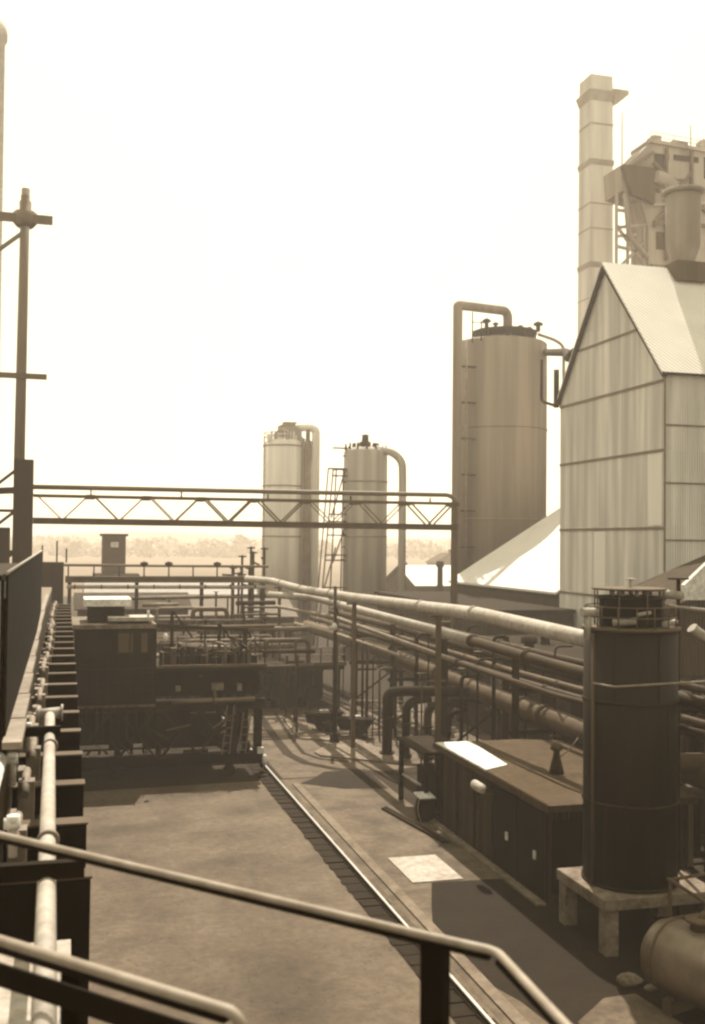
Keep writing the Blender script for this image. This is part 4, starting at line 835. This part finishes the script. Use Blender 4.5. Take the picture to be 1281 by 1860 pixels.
# ================================================================== HUT
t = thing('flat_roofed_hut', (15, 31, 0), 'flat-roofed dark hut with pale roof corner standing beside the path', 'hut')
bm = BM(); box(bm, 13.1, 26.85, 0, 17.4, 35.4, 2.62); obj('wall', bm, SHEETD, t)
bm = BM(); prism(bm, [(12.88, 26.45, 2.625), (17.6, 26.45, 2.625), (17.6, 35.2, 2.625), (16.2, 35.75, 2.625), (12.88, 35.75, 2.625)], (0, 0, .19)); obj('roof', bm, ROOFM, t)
bm = BM(); prism(bm, [(12.92, 31.0, 2.818), (13.95, 31.6, 2.818), (14.25, 35.6, 2.818), (12.92, 35.6, 2.818)], (0, 0, .03)); obj('roof_sun_patch', bm, WHITE, t, 'pale sheet standing in for a patch of sunlight on the far hut roof corner')  # pale sheet paints a patch of sunlight on the felt
for (y0, y1) in ((27.0, 28.85), (28.95, 30.6)):
    d = BM(); box(d, 13.04, y0, .08, 13.098, y1, 2.45); d = obj('door', d, IRON, t)
    bm = BM(); box(bm, 12.99, y0+.5, 1.05, 13.038, y0+.62, 1.28); obj('handle', bm, WHITE, d)
for y in (26.9, 28.9, 30.7, 32.2, 33.8, 35.3):
    bm = BM(); box(bm, 13.02, y-.04, 0, 13.095, y+.04, 2.6); obj('cover_strip', bm, IRON2, t)
bm = BM(); box(bm, 13.2, 26.80, .3, 15.2, 26.848, 2.3); obj('side_door', bm, IRON, t)
v = thing('roof_ventilator', (15.0, 30.2, 2.82), 'flared dark ventilator cowl standing on the hut roof', 'vent')
bm = BM(); lathe(bm, 15.0, 30.2, [(.24, 2.82), (.2, 3.0), (.11, 3.35), (.1, 3.5)], 20); obj('base_cone', bm, IRON2, v)
bm = BM(); lathe(bm, 15.0, 30.2, [(.10, 3.5), (.2, 3.56), (.17, 3.72), (.05, 3.8)], 20); obj('cowl', bm, STEEL, v)
bm = BM(); tube(bm, [(15.1, 30.2, 3.3), (15.5, 30.3, 3.5), (15.85, 30.4, 3.85)], .02, 6, bend=.2); obj('stay_wire', bm, STEEL, v)
l_ = thing('hooded_lamp', (12.4, 29.85, 2.6), 'bright curved lamp hood bracketed out from the hut wall', 'lamp')
bm = BM(); tube(bm, [(12.2, 29.45, 2.56), (12.22, 29.6, 2.62), (12.22, 30.1, 2.62), (12.24, 30.25, 2.56)], [.08, .15, .15, .08], 16); obj('hood', bm, PIPEL, l_)
bm = BM(); lathe(bm, 12.24, 29.85, [(.05, 2.56), (.09, 2.48), (.07, 2.36)], 12); obj('bulb_holder', bm, IRON2, l_)
bm = BM(); bar(bm, (12.22, 29.85, 2.60), (13.09, 29.85, 2.3), .05, .05); obj('bracket', bm, IRON2, l_)
# open frame at the far end of the hut
t = thing('open_frame_stage', (13.4, 37.5, 0), 'dark open timber stage with box at the far end of the hut', 'stage')
for x in (12.75, 14.3):
    for y in (36.1, 39.0):
        bm = BM(); box(bm, x-.08, y-.08, 0, x+.08, y+.08, 2.3); obj('post', bm, IRON, t)
bm = BM(); box(bm, 12.6, 35.95, 2.302, 14.5, 39.2, 2.42); obj('top', bm, ROOFD, t)
bm = BM(); box(bm, 13.2, 36.2, .2, 14.4, 38.4, 1.5); obj('tank_box', bm, IRON, t)
bm = BM(); tube(bm, [(12.6, 38.3, 1.15), (12.6, 36.3, 1.2)], .05, 8); obj('hand_bar', bm, PIPEL, t)
t = thing('oil_cask', (12.6, 35.9, 0), 'small dark cask with bright white lid against the hut end', 'cask')
bm = BM(); lathe(bm, 12.65, 35.9, [(.28, .03), (.36, .3), (.36, .55), (.3, .8)], 20); obj('body', bm, IRON, t)
bm = BM(); prism(bm, [(12.35, 35.65, .84), (12.95, 35.6, .84), (12.9, 36.2, .95), (12.3, 36.15, .95)], (0, 0, .04)); obj('lid', bm, WHITE, t)
bm = BM(); tube(bm, [(12.35, 35.7, .9), (12.15, 35.3, .45), (12.3, 35.0, .03)], .015, 6, bend=.3); obj('rope', bm, PIPE, t)

# ================================================================== BLACK TANK ON CONCRETE TABLE
t = thing('concrete_table', (14.3, 24.3, 0), 'concrete table stand with stout legs carrying the black tank', 'stand')
bm = BM(); box(bm, 12.72, 23.0, 1.12, 15.9, 25.6, 1.40); obj('top', bm, CONC, t, bevel=.02)
for x in (12.78, 15.5):
    for y in (23.06, 25.2):
        bm = BM(); box(bm, x, y, 0, x+.36, y+.36, 1.119); obj('leg', bm, CONC, t, bevel=.02)
t = thing('black_tank', (14.18, 24.35, 1.4), 'tall black cylindrical tank with fittings on top standing on the concrete table', 'tank')
TX, TY = 14.18, 24.35
bm = BM(); lathe(bm, TX, TY, [(1.19, 1.401), (1.19, 7.8), (1.1, 7.82)], 64); obj('shell', bm, TANKM, t)
for z in (1.42, 3.45, 6.0):
    bm = BM(); lathe(bm, TX, TY, [(1.192, z), (1.225, z+.005), (1.225, z+.07), (1.192, z+.075)], 64); obj('band', bm, IRON2, t)
for (a, z0, z1) in ((-150, 1.5, 3.44), (-95, 1.5, 3.44), (-125, 3.53, 5.99), (-70, 3.53, 5.99), (-140, 6.08, 7.8), (-85, 6.08, 7.8)):
    c, s_ = math.cos(R(a)), math.sin(R(a)); bm = BM(); bar(bm, (TX+1.192*c, TY+1.192*s_, z0), (TX+1.192*c, TY+1.192*s_, z1), .016, .05); obj('plate_lap', bm, IRON2, t)
for (z, n_) in ((3.40, 52), (5.95, 52)):
    bm = BM()
    for k in range(n_):
        a = 2*math.pi*k/n_; bmesh.ops.create_icosphere(bm, subdivisions=1, radius=.018, matrix=Matrix.Translation((TX+1.19*math.cos(a), TY+1.19*math.sin(a), z)))
    obj('rivet_row', bm, IRON2, t)['kind'] = 'stuff'
bm = BM(); lathe(bm, TX, TY, [(1.19, 7.825), (1.26, 7.83), (1.26, 7.90), (1.0, 7.91)], 64); obj('rim', bm, STEEL, t)
bm = BM(); lathe(bm, TX, TY, [(.80, 7.912), (.80, 8.60), (.90, 8.61), (.90, 8.68), (.3, 8.70)], 36); obj('neck', bm, TANKM, t)
handrail(t, STEEL, STEEL, [(TX+1.16*math.cos(i*math.pi/8), TY+1.16*math.sin(i*math.pi/8), 7.905) for i in range(17)], .52, .02, .5)
bm = BM(); lathe(bm, TX-.05, TY, [(.92, 8.84), (.95, 8.85), (.95, 8.89), (.9, 8.9)], 36); 
for k in range(8):
    a = k*math.pi/4; tube(bm, [(TX-.05+.9*math.cos(a), TY+.9*math.sin(a), 7.91), (TX-.05+.9*math.cos(a), TY+.9*math.sin(a), 8.86)], .022, 6)
obj('upper_ring', bm, STEEL, t)
bm = BM(); 
for k in range(9): 
    a = k*2*math.pi/9+.3; tube(bm, [(TX+.5*math.cos(a), TY+.5*math.sin(a), 8.7), (TX+.5*math.cos(a), TY+.5*math.sin(a), 8.82)], .05, 8)
tube(bm, [(TX, TY, 8.7), (TX, TY, 9.12)], .05, 8); flange(bm, (TX, TY, 9.12), (0, 0, 1), .14, .03)
obj('bolts', bm, PIPEL, t)
bm = BM()
for (a, b, r) in (((-.9, -.7, 8.05), (-.35, -.9, 8.1), .09), ((.4, -.95, 8.02), (.95, -.6, 8.05), .07), ((-.3, -.85, 8.25), (.1, -.8, 8.3), .05)): tube(bm, [(TX+a[0], TY+a[1], a[2]), (TX+b[0], TY+b[1], b[2])], r, 10)
obj('fitting', bm, PIPEL, t)
bm = BM(); tube(bm, [(TX-1.22, TY-.28, 1.42), (TX-1.22, TY-.28, 7.75)], .04, 10); obj('gauge_pipe', bm, STEEL, t)
bm = BM(); tube(bm, [(12.85, 23.0, 7.65), (12.85, 23.0, 7.35)], .06, 8) if False else tube(bm, [(TX-1.32, TY-.2, 8.3), (TX-1.32, TY-.2, 7.6)], .08, 10); tube(bm, [(TX-1.5, TY-.2, 8.28), (TX-1.1, TY-.2, 8.28)], .12, 10); obj('relief_valve', bm, PIPEL, t)
t = thing('tank_guard_rail', (14, 22.9, 6.6), 'thin pale handrail passing in front of the black tank', 'handrail')
bm = BM(); tube(bm, [(12.5, 23.2, 6.62), (12.83, 22.8, 6.57), (15.3, 22.8, 6.64), (18, 22.8, 6.70)], .028, 10, bend=.1); obj('rail', bm, PIPE, t)
bm = BM(); tube(bm, [(16.2, 22.8, 6.6), (16.2, 22.8, 0)], .04, 8); bar(bm, (12.85, 22.85, 6.57), (13.0, 23.5, 6.4), .03, .03); obj('post', bm, IRON2, t)
# wheel valve right of the tank
t = thing('hand_wheel_valve', (15.75, 24.6, 7), 'dark hand-wheel valve with pale flange right of the black tank top', 'valve')
bm = BM(); tube(bm, [(15.75, 24.6, 0), (15.75, 24.6, 9.1)], .055, 10); obj('stem', bm, IRON2, t)
bm = BM(); lathe(bm, 15.75, 24.6, [(.26, 9.1), (.28, 9.11), (.28, 9.14), (.26, 9.15)], 24); bar(bm, (15.5, 24.6, 9.12), (16, 24.6, 9.12), .03, .03); obj('hand_wheel', bm, IRON2, t)
bm = BM(); tube(bm, [(15.2, 24.6, 8.72), (15.85, 24.6, 8.68)], .12, 12); obj('flange', bm, PIPEL, t)
bm = BM(); tube(bm, [(15.25, 24.3, 8.42), (16.3, 24.3, 8.31), (18, 24.3, 8.15)], .045, 10); obj('branch_pipe', bm, PIPEL, t)
run('bent_pale_pipe', [(15.9, 24.2, 7.85), (16.0, 24.2, 7.75), (16.6, 24.2, 7.4), (18.5, 24.2, 7.2)], .15, PIPEL, 'pale bent pipe leaving the frame right of the black tank', bend=.3)
# right-hand background plant
t = thing('right_plant_house', (24, 32, 0), 'dark plant house with bright sloping roof at the right edge behind the tank', 'building')
bm = BM(); prism(bm, [(24.6, 39.0, 0), (32, 39.0, 0), (32, 39.0, 10.2), (24.6, 39.0, 7.4)], (0, 6, 0)); obj('wall', bm, SHEETD, t)
bm = BM(); prism(bm, [(25.0, 38.6, 7.73), (25.0, 38.6, 8.36), (26.0, 38.6, 9.2), (31, 38.6, 13), (31, 38.6, 7.7)], (0, .25, 0)); obj('gable_end', bm, WHITE, t)
for k, (y, z, r, m) in enumerate(((27.5, 3.6, .3, STEEL), (29, 2.4, .22, STEEL), (28, 5.2, .2, IRON2))):
    run('side_pipe', [(16.8, y, z), (24, y, z-.3)], r, m, ['thick dull pipe passing right behind the black tank', 'lower dull pipe behind the black tank', 'upper dark pipe behind the black tank'][k], group='pipes behind the black tank', legs=((0, .3), (0, .8)))
t = thing('dark_riser', (19.6, 29.5, 0), 'dark riser column at the right edge behind the tank', 'column')
bm = BM(); tube(bm, [(19.9, 29.0, 0), (19.9, 29.0, 8)], .25, 16); obj('pipe', bm, STEEL, t)
t = thing('pale_crate_stack', (19, 30.5, 0), 'hazy pale block wall between the tank and the riser column', 'wall')
bm = BM(); box(bm, 18.9, 31.0, 0, 20.4, 31.6, 2.3); obj('block', bm, GREYP, t)

# ================================================================== HORIZONTAL DRUM lower right
t = thing('horizontal_drum', (13.6, 19.6, 0), 'grey horizontal drum with domed end lying on saddles at the lower right', 'drum')
a = Vector((12.75, 21.0, 1.05)); d = Vector((0.34, -0.94, 0)).normalized()
prof = [(0.02, 0.0), (.25, .03), (.5, .13), (.68, .28), (.76, .46), (.78, .6), (.78, 4.6)]
bm = BM(); _, s, u = frame_of(d); prev = None
for r, x in prof:
    rg = ring(bm, a+d*x, s, u, r, 40)
    if prev:
        for k in range(40): bm.faces.new((prev[k], prev[(k+1) % 40], rg[(k+1) % 40], rg[k])).smooth = True
    else: bm.faces.new(rg[::-1])
    prev = rg
bm.faces.new(prev); obj('shell', bm, DRUMM, t)
bm = BM(); q = a+d*.62; tube(bm, [q-d*.03, q+d*.03], .795, 40); q = a+d*2.4; tube(bm, [q-d*.03, q+d*.03], .795, 40); obj('seam_band', bm, STEEL, t)
for x in (.9, 3.4):
    q = a+d*x; bm = BM(); bar(bm, (q.x-.6*s.x, q.y-.6*s.y, .16), (q.x+.6*s.x, q.y+.6*s.y, .16), .22, .32); bar(bm, (q.x-.45*s.x, q.y-.45*s.y, .36), (q.x+.45*s.x, q.y+.45*s.y, .36), .2, .12); obj('saddle', bm, STEEL, t)
q = a+d*1.3; bm = BM(); lathe(bm, q.x, q.y, [(.2, 1.7), (.2, 1.98), (.3, 1.99), (.3, 2.05), (.1, 2.06)], 20); tube(bm, [(q.x, q.y, 2.0), (q.x+.1, q.y, 2.15), (q.x+.9, q.y-.1, 2.15)], .06, 8); obj('manhole', bm, STEEL, t)
t = thing('drum_frame', (14.2, 21, 0), 'thin steel frame standing above the horizontal drum', 'frame')
for p, q in (((13.75, 21.8, 0), (13.75, 21.8, 2.2)), ((13.6, 19.6, 2.2), (13.75, 21.9, 2.2)), ((13.75, 21.8, 2.2), (15.6, 22.1, 2.2)), ((15.5, 22.0, 0), (15.5, 22.0, 2.2)), ((13.62, 19.8, 1.95), (13.62, 19.8, 2.2)), ((13.75, 21.8, 1.3), (15.5, 22.0, 1.3))):
    bm = BM(); bar(bm, p, q, .06, .06); obj('member', bm, STEEL, t)
def rock(x, y, s, lab):
    bm = BM(); bmesh.ops.create_icosphere(bm, subdivisions=2, radius=1)
    for v in bm.verts: v.co = Vector((x+v.co.x*s*random.uniform(.85, 1.15), y+v.co.y*s*.8*random.uniform(.85, 1.15), max(0.02, s*.35+v.co.z*s*.5)))
    tag(obj('stone', bm, CONC), lab, 'stone', 'pale stones beside the drum')
random.seed(2); rock(12.55, 21.55, .30, 'larger pale stone on the ground before the drum end'); rock(12.85, 21.15, .16, 'smaller pale stone tucked by the drum saddle')

# ================================================================== CINDERS: loose stones over the yard
bm = BM(); random.seed(17)
for _ in range(2600):
    y = 18+30*random.random()**1.2; x = random.uniform(.5, 12.8); s = random.uniform(.008, .028)
    bmesh.ops.create_cone(bm, cap_ends=True, segments=4, radius1=s, radius2=s*.6, depth=s*.35, matrix=Matrix.Translation((x, y, .014+s*.12)) @ Matrix.Rotation(random.random()*3, 4, 'Z'))
tag(obj('cinders', bm, EARTH), 'scattered cinders and gravel over the yard', 'gravel', kind='stuff')

# ================================================================== HAZE
bm = BM(); box(bm, -1480, -60, -1.0, 1480, 1490, 90)
hz = obj('haze', bm, IRON); hz.data.materials.clear()
m = bpy.data.materials.new('haze_air'); m.use_nodes = True; n = m.node_tree.nodes; l = m.node_tree.links
n.remove(n['Principled BSDF']); pv = n.new('ShaderNodeVolumePrincipled'); pv.inputs['Color'].default_value = (1.0, 0.87, 0.76, 1); pv.inputs['Density'].default_value = HAZE; pv.inputs['Anisotropy'].default_value = 0.35
l.new(pv.outputs[0], n['Material Output'].inputs['Volume']); hz.data.materials.append(m); tag(hz, 'pale industrial haze', 'haze', kind='stuff')
